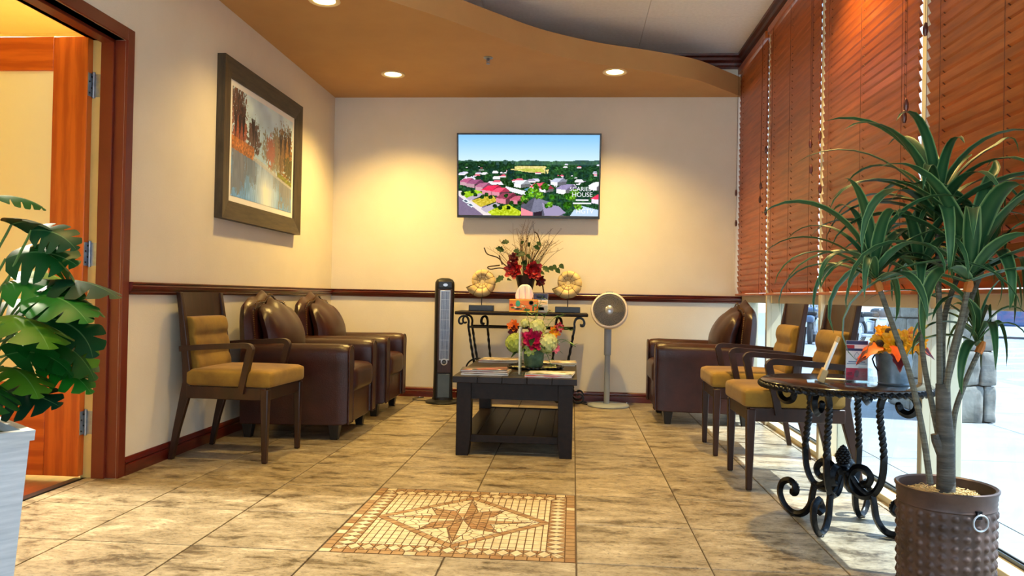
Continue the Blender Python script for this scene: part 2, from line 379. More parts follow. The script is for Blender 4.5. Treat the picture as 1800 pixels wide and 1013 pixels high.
# mosaic medallion
def clip(poly, a, b):                        # keep left of a->b
    out = []; n = len(poly)
    side = lambda p: (b[0] - a[0]) * (p[1] - a[1]) - (b[1] - a[1]) * (p[0] - a[0])
    for i in range(n):
        p, q = poly[i], poly[(i + 1) % n]; sp, sq = side(p), side(q)
        if sp >= 0: out.append(p)
        if (sp > 0 > sq) or (sp < 0 < sq):
            t = sp / (sp - sq); out.append((p[0] + (q[0] - p[0]) * t, p[1] + (q[1] - p[1]) * t))
    return out
def area(p): return .5 * sum(p[i][0] * p[(i + 1) % len(p)][1] - p[(i + 1) % len(p)][0] * p[i][1] for i in range(len(p)))
def clipto(poly, region):
    if area(region) < 0: region = region[::-1]
    for i in range(len(region)):
        poly = clip(poly, region[i], region[(i + 1) % len(region)])
        if len(poly) < 3: return []
    return poly
pieces = []                                  # (poly, material index)
def inset(poly, d):
    if area(poly) < 0: poly = poly[::-1]
    out = poly
    n = len(poly)
    for i in range(n):
        a, b = poly[i], poly[(i + 1) % n]; L_ = math.hypot(b[0] - a[0], b[1] - a[1])
        if L_ < 1e-7: continue
        nx, ny = -(b[1] - a[1]) / L_ * d, (b[0] - a[0]) / L_ * d
        out = clip(out, (a[0] + nx, a[1] + ny), (b[0] + nx, b[1] + ny))
        if len(out) < 3: return []
    return out
def grid_fill(region, cw, ch, cf, ang=0.):
    ca, sa = math.cos(ang), math.sin(ang); n = 60
    for i in range(-n, n):
        for j in range(-n, n):
            c = [(i * cw, j * ch), ((i + 1) * cw, j * ch), ((i + 1) * cw, (j + 1) * ch), (i * cw, (j + 1) * ch)]
            c = [(x * ca - y * sa, x * sa + y * ca) for x, y in c]
            q = clipto(c, region)
            if len(q) >= 3 and abs(area(q)) > 1.0e-4 * .6: pieces.append((q, cf(i, j)))
def vor_fill(region, d, mi, seed):
    rg = random.Random(seed); xs = [p[0] for p in region]; ys = [p[1] for p in region]
    P = []
    y = min(ys) - d
    while y < max(ys) + d:
        x = min(xs) - d
        while x < max(xs) + d: P.append((x + rg.uniform(-.45, .45) * d, y + rg.uniform(-.45, .45) * d)); x += d
        y += d
    for a in P:
        q = list(region) if area(region) > 0 else list(region)[::-1]
        for b in P:
            if b is a or abs(a[0] - b[0]) + abs(a[1] - b[1]) > 4 * d: continue
            mx_, my = (a[0] + b[0]) / 2, (a[1] + b[1]) / 2; dx, dy = b[0] - a[0], b[1] - a[1]
            q = clip(q, (mx_, my), (mx_ - dy, my + dx))
            if len(q) < 3: break
        if len(q) >= 3 and abs(area(q)) > 1e-4: pieces.append((q, mi))
hf = T - .003                                # half size .457
CR, TA, BR = 0, 1, 2
b1 = .038; b2 = .068
for s_ in range(4):                          # outer band of small bricks
    n = 20; L_ = 2 * hf - b1
    for k in range(n):
        x0 = -hf + k * L_ / n; x1 = x0 + L_ / n
        q = [(x0, -hf), (x1, -hf), (x1, -hf + b1), (x0, -hf + b1)]
        for _ in range(s_): q = [(-y, x) for x, y in q]
        pieces.append((q, random.choice((TA, TA, CR, BR, TA))))
h1 = hf - b1; h2 = h1 - b2
for s_ in range(4):                          # band of diamonds
    n = 17; w_ = 2 * h1 / n
    reg = [(-h1, -h1), (h1, -h1), (h2, -h2), (-h2, -h2)]
    for k in range(n):
        cx = -h1 + (k + .5) * w_; cy = -h1 + b2 / 2
        for q, c_ in (([(cx - w_ / 2, cy), (cx, cy - b2 / 2), (cx + w_ / 2, cy), (cx, cy + b2 / 2)], CR),
                      ([(cx - w_ / 2, cy), (cx - w_ / 2, cy - b2 / 2), (cx, cy - b2 / 2)], TA), ([(cx, cy - b2 / 2), (cx + w_ / 2, cy - b2 / 2), (cx + w_ / 2, cy)], TA),
                      ([(cx + w_ / 2, cy), (cx + w_ / 2, cy + b2 / 2), (cx, cy + b2 / 2)], BR), ([(cx, cy + b2 / 2), (cx - w_ / 2, cy + b2 / 2), (cx - w_ / 2, cy)], BR)):
            q = clipto(q, reg)
            if len(q) < 3 or abs(area(q)) < 5e-5: continue
            for _ in range(s_): q = [(-y, x) for x, y in q]
            pieces.append((q, c_ if c_ == CR else (TA if c_ == TA else random.choice((TA, BR)))))
db = .032
D = h2 + .012; Di = D - db * 1.41
diam = lambda r: [(r, 0), (0, r), (-r, 0), (0, -r)]
for s_ in range(4):                          # corner triangles of cream strips, diamond border
    tri = [(-h2, -h2), (0 - .012, -h2), (-h2, 0 - .012)]
    def rot(q, k=s_):
        for _ in range(k): q = [(-y, x) for x, y in q]
        return q
    grid_fill(rot(tri), .030, .047, lambda i, j: CR)
    n = 12; A, B = Vector((-D, 0)), Vector((0, -D)); A2, B2 = Vector((-Di, 0)), Vector((0, -Di))
    for k in range(n):
        q = [tuple(A.lerp(B, k / n)), tuple(A.lerp(B, (k + 1) / n)), tuple(A2.lerp(B2, (k + 1) / n)), tuple(A2.lerp(B2, k / n))]
        q = clipto(q, [(-h2, -h2), (h2, -h2), (h2, h2), (-h2, h2)])
        if len(q) > 2: pieces.append((rot(q), TA if k % 3 else BR))
tips = []
for k in range(8):
    a = k * PI / 4; R_ = Di * .90 if k % 2 == 0 else Di * .70
    tips.append((a, R_))
for k in range(8):
    a, R_ = tips[k]; tip = (R_ * math.cos(a), R_ * math.sin(a))
    for sgn in (-1, 1):
        v = (Di * .40 * math.cos(a + sgn * PI / 8), Di * .40 * math.sin(a + sgn * PI / 8))
        reg = [(0, 0), tip, v]
        col = (CR if (sgn > 0) else TA) if k % 2 == 0 else (TA if sgn > 0 else BR)
        grid_fill(reg, .034, .030, lambda i, j, c=col: c if random.random() < .8 else (TA if c != TA else BR))
for k in range(8):                           # crazy paving between the star points
    a0, R0 = tips[k]; a1, R1 = tips[(k + 1) % 8]
    t0 = (R0 * math.cos(a0), R0 * math.sin(a0)); t1 = (R1 * math.cos(a1), R1 * math.sin(a1))
    v = (Di * .40 * math.cos(a0 + PI / 8), Di * .40 * math.sin(a0 + PI / 8))
    def edge(a): r_ = Di / (abs(math.cos(a)) + abs(math.sin(a))); return (r_ * math.cos(a), r_ * math.sin(a))
    e0, e1 = edge(a0), edge(a1)
    vor_fill([v, t0, e0, e1], .041, CR, k); vor_fill([v, e1, t1], .041, CR, 50 + k)
M_mos = [mat('mosaic_cream', hx(192, 178, 148), .5, col2=hx(168, 150, 116), scale=20, offs=True, rnd=.06),
         mat('mosaic_tan', hx(148, 116, 78), .5, col2=hx(126, 96, 60), scale=20, offs=True, rnd=.1),
         mat('mosaic_brown', hx(134, 96, 58), .5, col2=hx(114, 80, 46), scale=20, offs=True, rnd=.1)]
M_mgrout = mat('mosaic_grout', hx(98, 70, 42), .9, col2=hx(84, 60, 36), scale=40)
mosaic = MB().box(-2 * T + .002, -.002, .002, 2 * T - .002, -.02, -.0026).build('mosaic_medallion', M_mgrout, floor, label='square stone mosaic inlay with a star inside a diamond')
P2 = []
for q, c_ in pieces:
    q = inset(q, .0022)
    q = [q[i] for i in range(len(q)) if math.hypot(q[i][0] - q[i - 1][0], q[i][1] - q[i - 1][1]) > 4e-4]
    if len(q) >= 3 and abs(area(q)) > 4e-5: P2.append((abs(area(q)), q, c_))
P2.sort(key=lambda t: -t[0])
rest = MB()
for k, (a_, q, c_) in enumerate(P2):
    cx = sum(p[0] for p in q) / len(q); cy = sum(p[1] for p in q) / len(q)
    if k < 300:
        o = MB().prism([(p[0] - cx, p[1] - cy) for p in q], -.010, -.0003).build('mosaic_piece', M_mos[c_], mosaic, smooth=False); o.location = (-T + cx, T + cy, 0)
    else: rest.prism([(p[0] - T, p[1] + T) for p in q], -.010, -.0003, mi=c_)
if rest.v: rest.build('mosaic_chips', M_mos, mosaic, smooth=False, stuff=True)

# walls
DJ, DN, DT = .895, -.10, 2.125               # door opening far jamb, near jamb, height
wl = MB()
wl.box(LX - .17, LX, DJ, BY + .12, 0, ZC + .1).box(LX - .17, LX, FY, DN, 0, ZC + .1).box(LX - .17, LX, DN, DJ, DT, ZC + .1)
struct(wl.build('wall_left', M_wall, smooth=False), 'cream left wall with a doorway and framed picture', 'wall')
struct(MB().box(LX, RX + .16, BY, BY + .12, 0, ZC + .1).build('wall_back', M_wall, smooth=False), 'cream back wall behind the television', 'wall')
struct(MB().box(LX, RX + .16, FY - .12, FY, 2.72, ZC + .1).build('wall_front', M_wall, smooth=False), 'cream header of the glazed wall added behind the viewpoint', 'wall')
struct(MB().box(RX + .02, RX + .16, FY, BY, 2.94, ZC + .1).build('wall_right', M_wall, smooth=False), 'cream header strip above the tall windows', 'wall')
ceil = struct(MB().box(LX, RX + .16, FY, BY, ZC + .012, ZC + .1).build('ceiling', M_dark, smooth=False), 'white suspended panel ceiling', 'ceiling')
pmesh = {}
for i in range(-3, 2):
    for j in range(-14, 3):
        x0 = .49 + i * 1.22; x1 = x0 + 1.22; y0 = 3.22 + j * .61; y1 = y0 + .61
        x0 = max(x0, LX); x1 = min(x1, RX + .02); y0 = max(y0, FY); y1 = min(y1, BY)
        if x1 - x0 < .03 or y1 - y0 < .03: continue
        key = (round(x1 - x0, 3), round(y1 - y0, 3))
        if key not in pmesh:
            g = .0018; pmesh[key] = MB().box(-key[0] / 2 + g, key[0] / 2 - g, -key[1] / 2 + g, key[1] / 2 - g, 0, .012).mesh('ceiling_panel', M_ceil, smooth=False)
        o = bpy.data.objects.new('ceiling_panel', pmesh[key]); COL.objects.link(o); o.parent = ceil; o.location = ((x0 + x1) / 2, (y0 + y1) / 2, ZC)
# curved soffit
cv = cr([(-2.215, .80), (-1.85, 1.18), (-1.5, 1.55), (-1.2, 1.87), (-.92, 2.17), (-.62, 2.53), (-.29, 2.90), (.124, 3.20), (.573, 3.42), (.93, 3.64), (1.196, 3.93), (1.418, 4.187)], 6)
poly = [(p.x, p.y) for p in [Vector((a[0], a[1], 0)) for a in cv]] + [(LX, BY)]
sf = MB().prism(poly, ZS, ZS + .165)
struct(sf.build('ceiling_soffit', M_soffit, ang=30), 'tan dropped ceiling section with a wavy front edge', 'ceiling')
# mouldings
def profile_run(name, prof, axis, a0, a1, pos, m, label):
    # prof: list of (out, z); axis 'y': runs along y on wall x=pos (out sign in prof), 'x': runs along x on wall y=pos
    mb = MB()
    if axis == 'y': mb.prism([(pos + o_, z) for o_, z in prof], a0, a1, ax='y')
    else: mb.prism([(pos + o_, z) for o_, z in prof], a0, a1, ax='x')
    return struct(mb.build(name, m, smooth=False), label, 'trim')
rail = [(0, .888), (.014, .890), (.020, .900), (.016, .906), (.028, .918), (.032, .932), (.026, .942), (.034, .946), (.034, .952), (0, .952)]
base = [(0, 0), (.016, 0), (.016, .052), (.012, .058), (.017, .064), (.013, .078), (.006, .088), (0, .088)]
profile_run('trim_1', rail, 'y', .952, BY, LX, M_mahog, 'dark mahogany chair rail along the left wall')
profile_run('trim_2', [(-o_, z) for o_, z in rail], 'x', LX, RX + .01, BY, M_mahog_x, 'dark mahogany chair rail along the back wall')
profile_run('baseboard_left', base, 'y', .952, BY, LX, M_mahog, 'dark mahogany baseboard along the left wall')
profile_run('baseboard_back', [(-o_, z) for o_, z in base], 'x', LX, RX + .01, BY, M_mahog_x, 'dark mahogany baseboard along the back wall')
crown = [(0, 2.935), (-.014, 2.935), (-.02, 2.95), (-.03, 2.962), (-.034, 2.98), (-.055, 3.0), (-.062, 3.02), (-.085, 3.032), (-.088, 3.049), (0, 3.049)]
profile_run('trim_3', crown, 'y', FY, BY, RX + .02, M_crown, 'mahogany crown moulding above the window blinds')
profile_run('trim_4', crown, 'x', .6, RX, BY, M_crown, 'mahogany crown moulding on the back wall above the soffit')
# door frame (hollow-section frame with stop) and door
df = thing('trim_5', 'reddish brown door frame around the open doorway', 'trim', kind='structure')
MB().box(LX - .002, LX + .014, DJ, DJ + .056, 0, DT + .06).box(LX - .115, LX, DJ - .001, DJ + .02, 0, DT).box(LX - .115, LX - .05, DJ - .016, DJ, 0, DT).build('far_jamb', M_frame, df, bevel=(.002, 2))
MB().box(LX - .175, LX - .115, DJ - .003, DJ + .02, 0, DT).build('hinge_rabbet', M_jamb, df, label='beige hinge side of the jamb')  # hinge strip in a lighter beige than the frame
MB().box(LX - .002, LX + .014, DN - .056, DN, 0, DT + .06).box(LX - .175, LX, DN - .02, DN + .001, 0, DT).build('near_jamb', M_frame, df, bevel=(.002, 2))
MB().box(LX - .002, LX + .014, DN, DJ, DT, DT + .06).box(LX - .175, LX, DN, DJ, DT, DT + .02).box(LX - .115, LX - .05, DN, DJ, DT - .016, DT).build('head', M_frame, df, bevel=(.002, 2))
dX, dY0, dY1, dW = -2.378, .853, .895, .86
door = thing('door_1', 'orange oak door with a frosted panel standing open', 'door', (dX, dY0, .012), kind='structure')
MB().box(-.175, 0, 0, .042, 0, 2.12).build('stile', M_oak, door, bevel=(.003, 2))
MB().box(-dW, -dW + .175, 0, .042, 0, 2.12).build('stile', M_oak, door, bevel=(.003, 2))
MB().box(-dW + .175, -.175, 0, .042, 1.955, 2.12).build('top_rail', M_oak_h, door, bevel=(.003, 2))
MB().box(-dW + .175, -.175, 0, .042, 0, .445).build('bottom_rail', M_oak_h, door, bevel=(.003, 2))
MB().box(-dW + .175, -.175, .014, .026, .445, 1.955).build('frosted_panel', M_frost, door)
for z in (.255, 1.07, 1.89):
    h = MB().box(.001, .003, .002, .04, z - .056, z + .056).box(.014, .07, .038, .0395, z - .056, z + .056).tube([(.009, .036, z - .062), (.009, .036, z + .064)], .0075, 10)
    hg = h.build('hinge', M_hinge, door, label='brushed steel butt hinge')
    sc = MB()
    for dz in (-.04, -.014, .014, .04):
        sc.sphere((.004, .012 if dz in (-.04, .014) else .028, z + dz), .0045, 8, 4).sphere((.05, .0375, z + dz), .0045, 8, 4)
    sc.build('screw', M_black, hg, stuff=True)
# side room beyond the door
struct(MB().box(-5.2, LX - .16, -1.6, 2.6, -.06, -.006).build('floor_side_room', M_hallfl, smooth=False), 'reddish wood floor of the room beyond the door', 'floor')
struct(MB().box(-5.2, LX - .17, 2.6, 2.7, 0, 2.75).box(-5.3, -5.2, -1.6, 2.7, 0, 2.75).box(-5.2, LX - .17, -1.7, -1.6, 0, 2.75).build('wall_side_room', M_yroom, smooth=False), 'pale yellow walls of the room beyond the door', 'wall')
struct(MB().box(-5.2, LX - .17, -1.6, 2.6, 2.75, 2.85).build('ceiling_side_room', M_yroom, smooth=False), 'pale yellow ceiling of the room beyond the door', 'ceiling')
struct(MB().box(LX - .19, LX - .15, DN, DJ - .02, -.01, .004).build('trim_6', M_black, smooth=False), 'dark threshold strip under the open door', 'trim')
# storefront windows
wf = thing('window_8', 'unseen glazed wall added behind the viewpoint for fill daylight', 'window', (0, FY - .06, 0), kind='structure')  # unseen glazing, added so cool fill daylight enters from behind
for k in range(4):
    xa = LX + (RX + .14 - LX) * k / 3; MB().box(xa - .03, xa + .03, -.05, .05, 0, 2.72).build('mullion', M_alu, wf)
    if k < 3:
        xb = LX + (RX + .14 - LX) * (k + 1) / 3; MB().box(xa + .03, xb - .03, -.003, .003, .05, 2.72).build('pane', M_glass, wf, smooth=False); MB().box(xa + .03, xb - .03, -.05, .05, -.02, .05).build('sill', M_alu, wf)
mull = [4.16, 3.17, 1.925, .6025, -.655, -1.93, -3.46]
for k in range(6):
    y1, y0 = mull[k], mull[k + 1]
    w = thing('window_%d' % (k + 1), ['corner window pane bay beside the back wall', 'second window bay from the back wall', 'third window bay from the back wall, behind the round iron table', 'fourth window bay from the back wall, behind the potted dracaena', 'first window bay beyond the right edge', 'second window bay beyond the right edge', 'third window bay beyond the right edge'][k], 'window', (0, 0, 0), kind='structure')
    MB().box(1.400, 1.435, y0 - .006, y0 + .034, .0, 2.94).box(1.432, 1.56, y0 - .056, y0 + .060, .955, 2.94).box(1.432, 1.56, y0 - .006, y0 + .034, 0, .955).build('mullion', M_alu, w, bevel=(.003, 1))  # wide upper flange added behind the blinds to block sun streaks
    if k == 0: MB().box(1.45, 1.56, y1 - .03, y1 + .03, 0, 2.94).build('mullion', M_alu, w, bevel=(.003, 1))
    MB().box(1.42, 1.56, y0 + .034, y1 - .006, -.05, .030).build('sill', M_alu, w, bevel=(.004, 2))
    MB().box(1.428, 1.55, y0 + .034, y1 - .006, .900, .974).build('transom', M_alu, w, bevel=(.003, 1))  # deepened and raised to stop sun slipping under the blind
    MB().box(1.47, 1.55, y0 + .034, y1 - .006, 2.86, 2.94).build('head', M_alu, w)
    MB().box(1.503, 1.509, y0 + .034, y1 - .006, .030, .90).build('lower_pane', M_tint, w, smooth=False)
    MB().box(1.503, 1.509, y0 + .034, y1 - .006, .962, 2.86).build('upper_pane', M_tint, w, smooth=False)
    MB().box(1.495, 1.50, y0 + .034, y1 - .006, .028, .046).box(1.513, 1.52, y0 + .034, y1 - .006, .028, .046).build('gasket', M_black, w, smooth=False)

# ================================================================== BLINDS
blabels = ['narrow wooden blind at the corner by the back wall', 'wide wooden blind second from the back wall', 'wide wooden blind with the warm light spot, third from the back wall', 'wooden blind at the right edge behind the dracaena', 'first wooden blind beyond the right edge', 'second wooden blind beyond the right edge', 'third wooden blind beyond the right edge']
for k, (ya, yb) in enumerate([(3.205, 4.17), (1.965, 3.135), (.650, 1.885), (-.615, .555), (-1.885, -.695), (-3.155, -1.975)]):
    L_ = yb - ya; bx_ = 1.398
    b = thing('window_blind', blabels[k], 'blind', (bx_, (ya + yb) / 2, .957), 0, 'wooden blinds on the right wall')
    ang = math.radians(72 if k < 3 else 64); w_ = .0285; sp = .046
    c_, s_ = math.cos(ang) * w_, math.sin(ang) * w_
    nx, nz = math.sin(ang) * .0015, math.cos(ang) * .0015
    V = []
    for y in (-L_ / 2, L_ / 2):
        for t, o_ in ((-1, -1), (0, -1.0), (1, -1), (1, 1), (0, 1.0), (-1, 1)):
            bow = (1 - t * t) * .0022
            V.append((-t * c_ + o_ * nx - bow * math.sin(ang), y, t * s_ + o_ * nz - bow * math.cos(ang)))
    F = [(0, 1, 7, 6), (1, 2, 8, 7), (2, 3, 9, 8), (3, 4, 10, 9), (4, 5, 11, 10), (5, 0, 6, 11), (5, 4, 3, 2, 1, 0), (6, 7, 8, 9, 10, 11)]
    me = MB().add(V, F).mesh('slat', M_blind, smooth=False)
    ns = 41
    for i in range(ns):
        o = bpy.data.objects.new('slat', me); COL.objects.link(o); o.parent = b; o.location = (0, 0, .047 + i * sp)
        o.rotation_euler = (random.uniform(-.0012, .0012), random.uniform(-.02, .02), 0)
    MB().box(-.025, .025, -L_ / 2, L_ / 2, 0, .016).build('bottom_rail', M_blind, b, bevel=(.003, 2))
    MB().box(-.03, .025, -L_ / 2, L_ / 2, 1.925, 1.978).build('head_rail', M_blind, b, bevel=(.003, 2))
    for yy in ((-L_ / 2 + .13, 0, L_ / 2 - .13) if L_ > 1 else (-L_ / 2 + .12, L_ / 2 - .12)):
        lc = MB()
        lc.tube([(-.021, yy, .008), (-.021, yy, 1.93)], .0011, 5)
        lc.tube([(.021, yy, .008), (.021, yy, 1.93)], .0011, 5)
        for i in range(ns):
            z = .047 + i * sp
            lc.tube([(c_ - .004, yy - .004, z - s_ + .002), (c_ * .1 - .0055, yy + .012, z - s_ * .1)], .0022, 4)
        lc.build('ladder_cord', M_cordb, b)
    for yy, zz in ((-L_ / 2 + .045, random.uniform(.75, .95)), (-L_ / 2 + .062, random.uniform(.75, .95)), (L_ / 2 - .05, random.uniform(.6, .8)), (L_ / 2 - .034, random.uniform(.9, 1.1))):
        cd = MB().tube([(-.036, yy, zz), (-.034, yy, 1.93)], .0010, 5).build('pull_cord', M_cordb, b)
        MB().lathe([(0, -.055), (.006, -.054), (.0105, -.04), (.0105, -.02), (.006, -.004), (.003, 0), (0, 0)], 10, (-.036, yy, zz)).build('tassel', M_crown, cd)

# ================================================================== CEILING FITTINGS
M_lens = mat_emit('lamp_lens', (1.0, .80, .38), 14.)
M_trim = mat('lamp_trim_ring', hx(226, 200, 150), .4)
def downlight(x, y, z, label, energy, size=.045, grp='recessed ceiling lamps', ang=125, col=WARM):
    t = thing('recessed_light', label, 'ceiling light', (x, y, z), 0, grp)
    MB().lathe([(.095, 0), (.097, -.006), (.09, -.011), (.068, -.006), (.066, .0), (.095, 0)], 32).build('trim_ring', M_trim, t)
    MB().lathe([(0, -.004), (.05, -.005), (.066, -.002)], 24).build('bulb_face', M_lens, t)
    l = bpy.data.lights.new('lamp_light', 'SPOT'); l.energy = energy; l.color = col; l.spot_size = math.radians(ang); l.spot_blend = .9; l.shadow_soft_size = size
    lo = bpy.data.objects.new('lamp_light', l); COL.objects.link(lo); lo.parent = t; lo.location = (0, 0, -.02)
    return t
downlight(-1.507, 3.445, ZS, 'lit recessed ceiling lamp left of the television', 165)
downlight(.267, 3.402, ZS, 'lit recessed ceiling lamp right of the television, at the soffit edge', 150)
downlight(-1.563, 1.878, ZS, 'lit recessed ceiling lamp cut by the top edge above the picture', 62)
downlight(1.03, 1.22, ZC, 'recessed ceiling lamp beside the blind with the warm spot', 210, ang=105)
downlight(-.95, .65, ZC, 'recessed ceiling lamp above the floor mosaic', 130, ang=78)
downlight(-1.45, -.55, ZC, 'recessed ceiling lamp above the white planter', 80, ang=78)
downlight(-3.3, .9, 2.75, 'recessed ceiling lamp in the side room', 800, col=(1, .93, .70), ang=160)
def sprinkler(x, y, z, label):
    t = thing('fire_sprinkler', label, 'sprinkler', (x, y, z), 0, 'fire sprinklers')
    MB().lathe([(.034, 0), (.036, -.004), (.03, -.009), (.012, -.011), (.012, -.004)], 20).build('escutcheon', M_hinge, t)
    MB().tube([(0, 0, -.008), (0, 0, -.03)], .007, 8).tube([(.009, 0, -.012), (.012, 0, -.03), (0, 0, -.046)], .0025, 5).tube([(-.009, 0, -.012), (-.012, 0, -.03), (0, 0, -.046)], .0025, 5).lathe([(0, -.046), (.015, -.046), (.015, -.049), (0, -.049)], 12).build('sprinkler_head', M_hinge, t)
sprinkler(-.69, 3.025, ZS, 'chrome fire sprinkler under the tan soffit')
sprinkler(-.46, 2.62, ZC, 'chrome fire sprinkler on the white ceiling at the top edge')

# ================================================================== TELEVISION
tvw, tvh = 1.254, .735
tv = thing('television', 'flat screen television on the back wall showing an aerial view of houses', 'television', (-.436, 4.05, 1.966))
def TVX(p):                                    # local: x right, z up, y depth(+ to wall), tilted forward
    a = math.radians(8.5); x, y, z = p
    return (x, y * math.cos(a) - z * math.sin(a), z * math.cos(a) + y * math.sin(a))
def tvb(*a): return MB().box(*a)
def tvpart(mb, *a, **k): mb.v = [TVX(p) for p in mb.v]; return mb.build(*a, **k)
tvpart(MB().box(-tvw / 2, tvw / 2, 0, .03, -tvh / 2, tvh / 2).box(-.45, .45, .03, .06, -.28, .2), 'casing', M_black, tv, bevel=(.003, 2))
tvpart(MB().box(-tvw / 2, tvw / 2, -.004, 0, tvh / 2 - .014, tvh / 2).box(-tvw / 2, tvw / 2, -.004, 0, -tvh / 2, -tvh / 2 + .024).box(-tvw / 2, -tvw / 2 + .014, -.004, 0, -tvh / 2 + .024, tvh / 2 - .014).box(tvw / 2 - .014, tvw / 2, -.004, 0, -tvh / 2 + .024, tvh / 2 - .014), 'bezel', M_black, tv, bevel=(.0015, 1))
MB().box(-.2, .2, .05, .135, -.15, .15).build('wall_mount', M_black, tv)
def tv_picture():
    h, w = 162, 288; A = np.zeros((h, w, 3)); Y, X = np.mgrid[0:h, 0:w]; u = X / w; v = Y / h
    rg = np.random.RandomState(3)
    sky = v[..., None] / .32
    A[:] = np.array([.52, .74, .98]) * (1 - sky) + np.array([.78, .88, .99]) * sky
    n1 = vnoise(h, w, 5, 1, 1.6); n2 = vnoise(h, w, 2.2, 2, 1.2); n3 = vnoise(h, w, 12, 4, 2.5)
    g = v > .305 + .02 * n1
    tre = np.stack([.10 + .22 * n2 * n1, .20 + .36 * n2 * n1, .10 + .16 * n2], -1)
    A[g] = tre[g]
    haze = g & (v < .37); A[haze] = A[haze] * .6 + np.array([.40, .52, .50]) * .4
    def P(pts, c, var=.0):
        pts = [(a * w, b * h) for a, b in pts]; m = np.zeros((h, w), bool); n = len(pts); ins = np.zeros((h, w), bool)
        for i in range(n):
            (xa, ya), (xb, yb) = pts[i], pts[(i + 1) % n]
            cnd = ((ya > Y + .5) != (yb > Y + .5)); xi = (xb - xa) * (Y + .5 - ya) / (yb - ya + 1e-9) + xa
            ins ^= cnd & (X + .5 < xi)
        A[ins] = np.array(c)
        if var: A[ins] += (n2[ins][:, None] - .5) * var
    P([(.36, .41), (.42, .385), (.62, .385), (.645, .43), (.64, .475), (.5, .46), (.36, .425)], (.86, .80, .52), .15)
    P([(.40, .42), (.6, .41), (.62, .46), (.48, .45)], (.72, .74, .34), .15)
    for k in range(150):                              # far roofs and trees
        cx, cy = rg.rand(), .36 + .3 * rg.rand() ** 1.2; s_ = .012 + .09 * (cy - .33)
        if .36 < cx < .65 and cy < .47: continue
        c = [(.93, .93, .97), (.80, .80, .88), (.62, .58, .66), (.86, .40, .48), (.92, .90, .92)][rg.randint(5)]
        if rg.rand() < .5:
            P([(cx - s_, cy), (cx - s_ * .5, cy - s_ * .7), (cx + s_ * .6, cy - s_ * .7), (cx + s_, cy)], c)
            P([(cx - s_ * .9, cy), (cx + s_ * .9, cy), (cx + s_ * .9, cy + s_ * .5), (cx - s_ * .9, cy + s_ * .5)], (.90, .88, .90))
        else:
            m = ((u - cx) / s_) ** 2 + ((v - cy) / (s_ * 1.1)) ** 2 + n2 * .7 < 1
            A[m] = tre[m] * .9
    m = (u > .62) & (v > .40) & (v < .52 + .04 * n1) & (n1 > .35); A[m] = tre[m]
    m = (u < .4) & (v > .33) & (v < .43) & (n1 > .3); A[m] = tre[m] * .8
    # foreground
    P([(0, .72), (.36, 1), (0, 1)], (.50, .44, .54), .03)
    P([(0, .70), (.02, .70), (.24, 1), (.18, 1), (0, .76)], (.88, .84, .84))
    P([(.01, .72), (.14, .68), (.18, .73), (.06, .79)], (.60, .76, .16), .2)
    P([(.09, .82), (.24, .73), (.28, .82), (.16, .9)], (.78, .70, .24), .2)
    P([(.20, .95), (.36, .86), (.46, .96), (.44, 1), (.24, 1)], (.72, .78, .18), .25)
    P([(.05, .79), (.16, .72), (.18, .75), (.08, .82)], (.72, .66, .72)); P([(.16, .92), (.27, .84), (.30, .87), (.2, .97)], (.72, .68, .74))
    P([(.30, .56), (.55, .66), (.54, .74), (.34, .66)], (.14, .26, .12), .3)
    P([(.34, .635), (.52, .71), (.50, .76), (.33, .68)], (.88, .89, .90)); P([(.47, .67), (.53, .64), (.58, .69), (.52, .72)], (.35, .55, .68))
    def house(x, y, s_, rc, wc):
        P([(x, y), (x + s_ * .55, y + s_ * .12), (x + s_ * .55, y + s_ * .62), (x, y + s_ * .45)], wc)
        P([(x + s_ * .55, y + s_ * .12), (x + s_ * 1.25, y - s_ * .02), (x + s_ * 1.25, y + s_ * .42), (x + s_ * .55, y + s_ * .62)], tuple(.45 * k for k in wc))
        P([(x - s_ * .05, y + s_ * .02), (x + s_ * .35, y - s_ * .42), (x + s_ * 1.0, y - s_ * .48), (x + s_ * .58, y + s_ * .14)], rc, .06)
        P([(x + s_ * .58, y + s_ * .14), (x + s_ * 1.0, y - s_ * .48), (x + s_ * 1.32, y)], tuple(.7 * k for k in rc))
    house(.01, .58, .09, (.72, .38, .52), (.78, .62, .66)); house(.06, .60, .10, (.62, .36, .50), (.74, .58, .62)); house(.12, .64, .10, (.70, .42, .54), (.8, .62, .66))
    house(.17, .68, .12, (.90, .22, .36), (.84, .56, .62)); house(.24, .70, .10, (.92, .34, .46), (.84, .56, .62))
    house(.27, .78, .13, (.60, .28, .36), (.84, .52, .58)); house(.37, .80, .10, (.78, .40, .48), (.82, .52, .58))
    house(.51, .64, .11, (.88, .36, .44), (.94, .92, .94)); house(.70, .66, .12, (.60, .56, .70), (.94, .94, .96)); house(.58, .66, .08, (.82, .30, .38), (.92, .90, .92))
    house(.66, .57, .09, (.74, .76, .84), (.9, .9, .95)); house(.40, .60, .09, (.86, .88, .92), (.94, .94, .96)); house(.93, .62, .1, (.92, .92, .96), (.94, .9, .94)); house(.95, .78, .12, (.92, .24, .38), (.9, .86, .92))
    P([(.45, .87), (.55, .77), (.66, .83), (.70, .90), (.76, 1), (.45, 1)], (.36, .36, .42), .05); P([(.55, .77), (.66, .83), (.59, .95), (.52, .96)], (.48, .48, .56), .05)
    P([(.60, .84), (.72, .88), (.77, .96), (.72, 1), (.62, 1)], (.62, .58, .70)); P([(.45, .90), (.535, .96), (.535, 1), (.45, 1)], (.92, .56, .60)); P([(.54, .96), (.60, .94), (.60, 1), (.54, 1)], (.2, .16, .2))
    P([(.83, .92), (.88, .87), (1, .92), (1, 1), (.80, 1)], (.74, .82, .90))
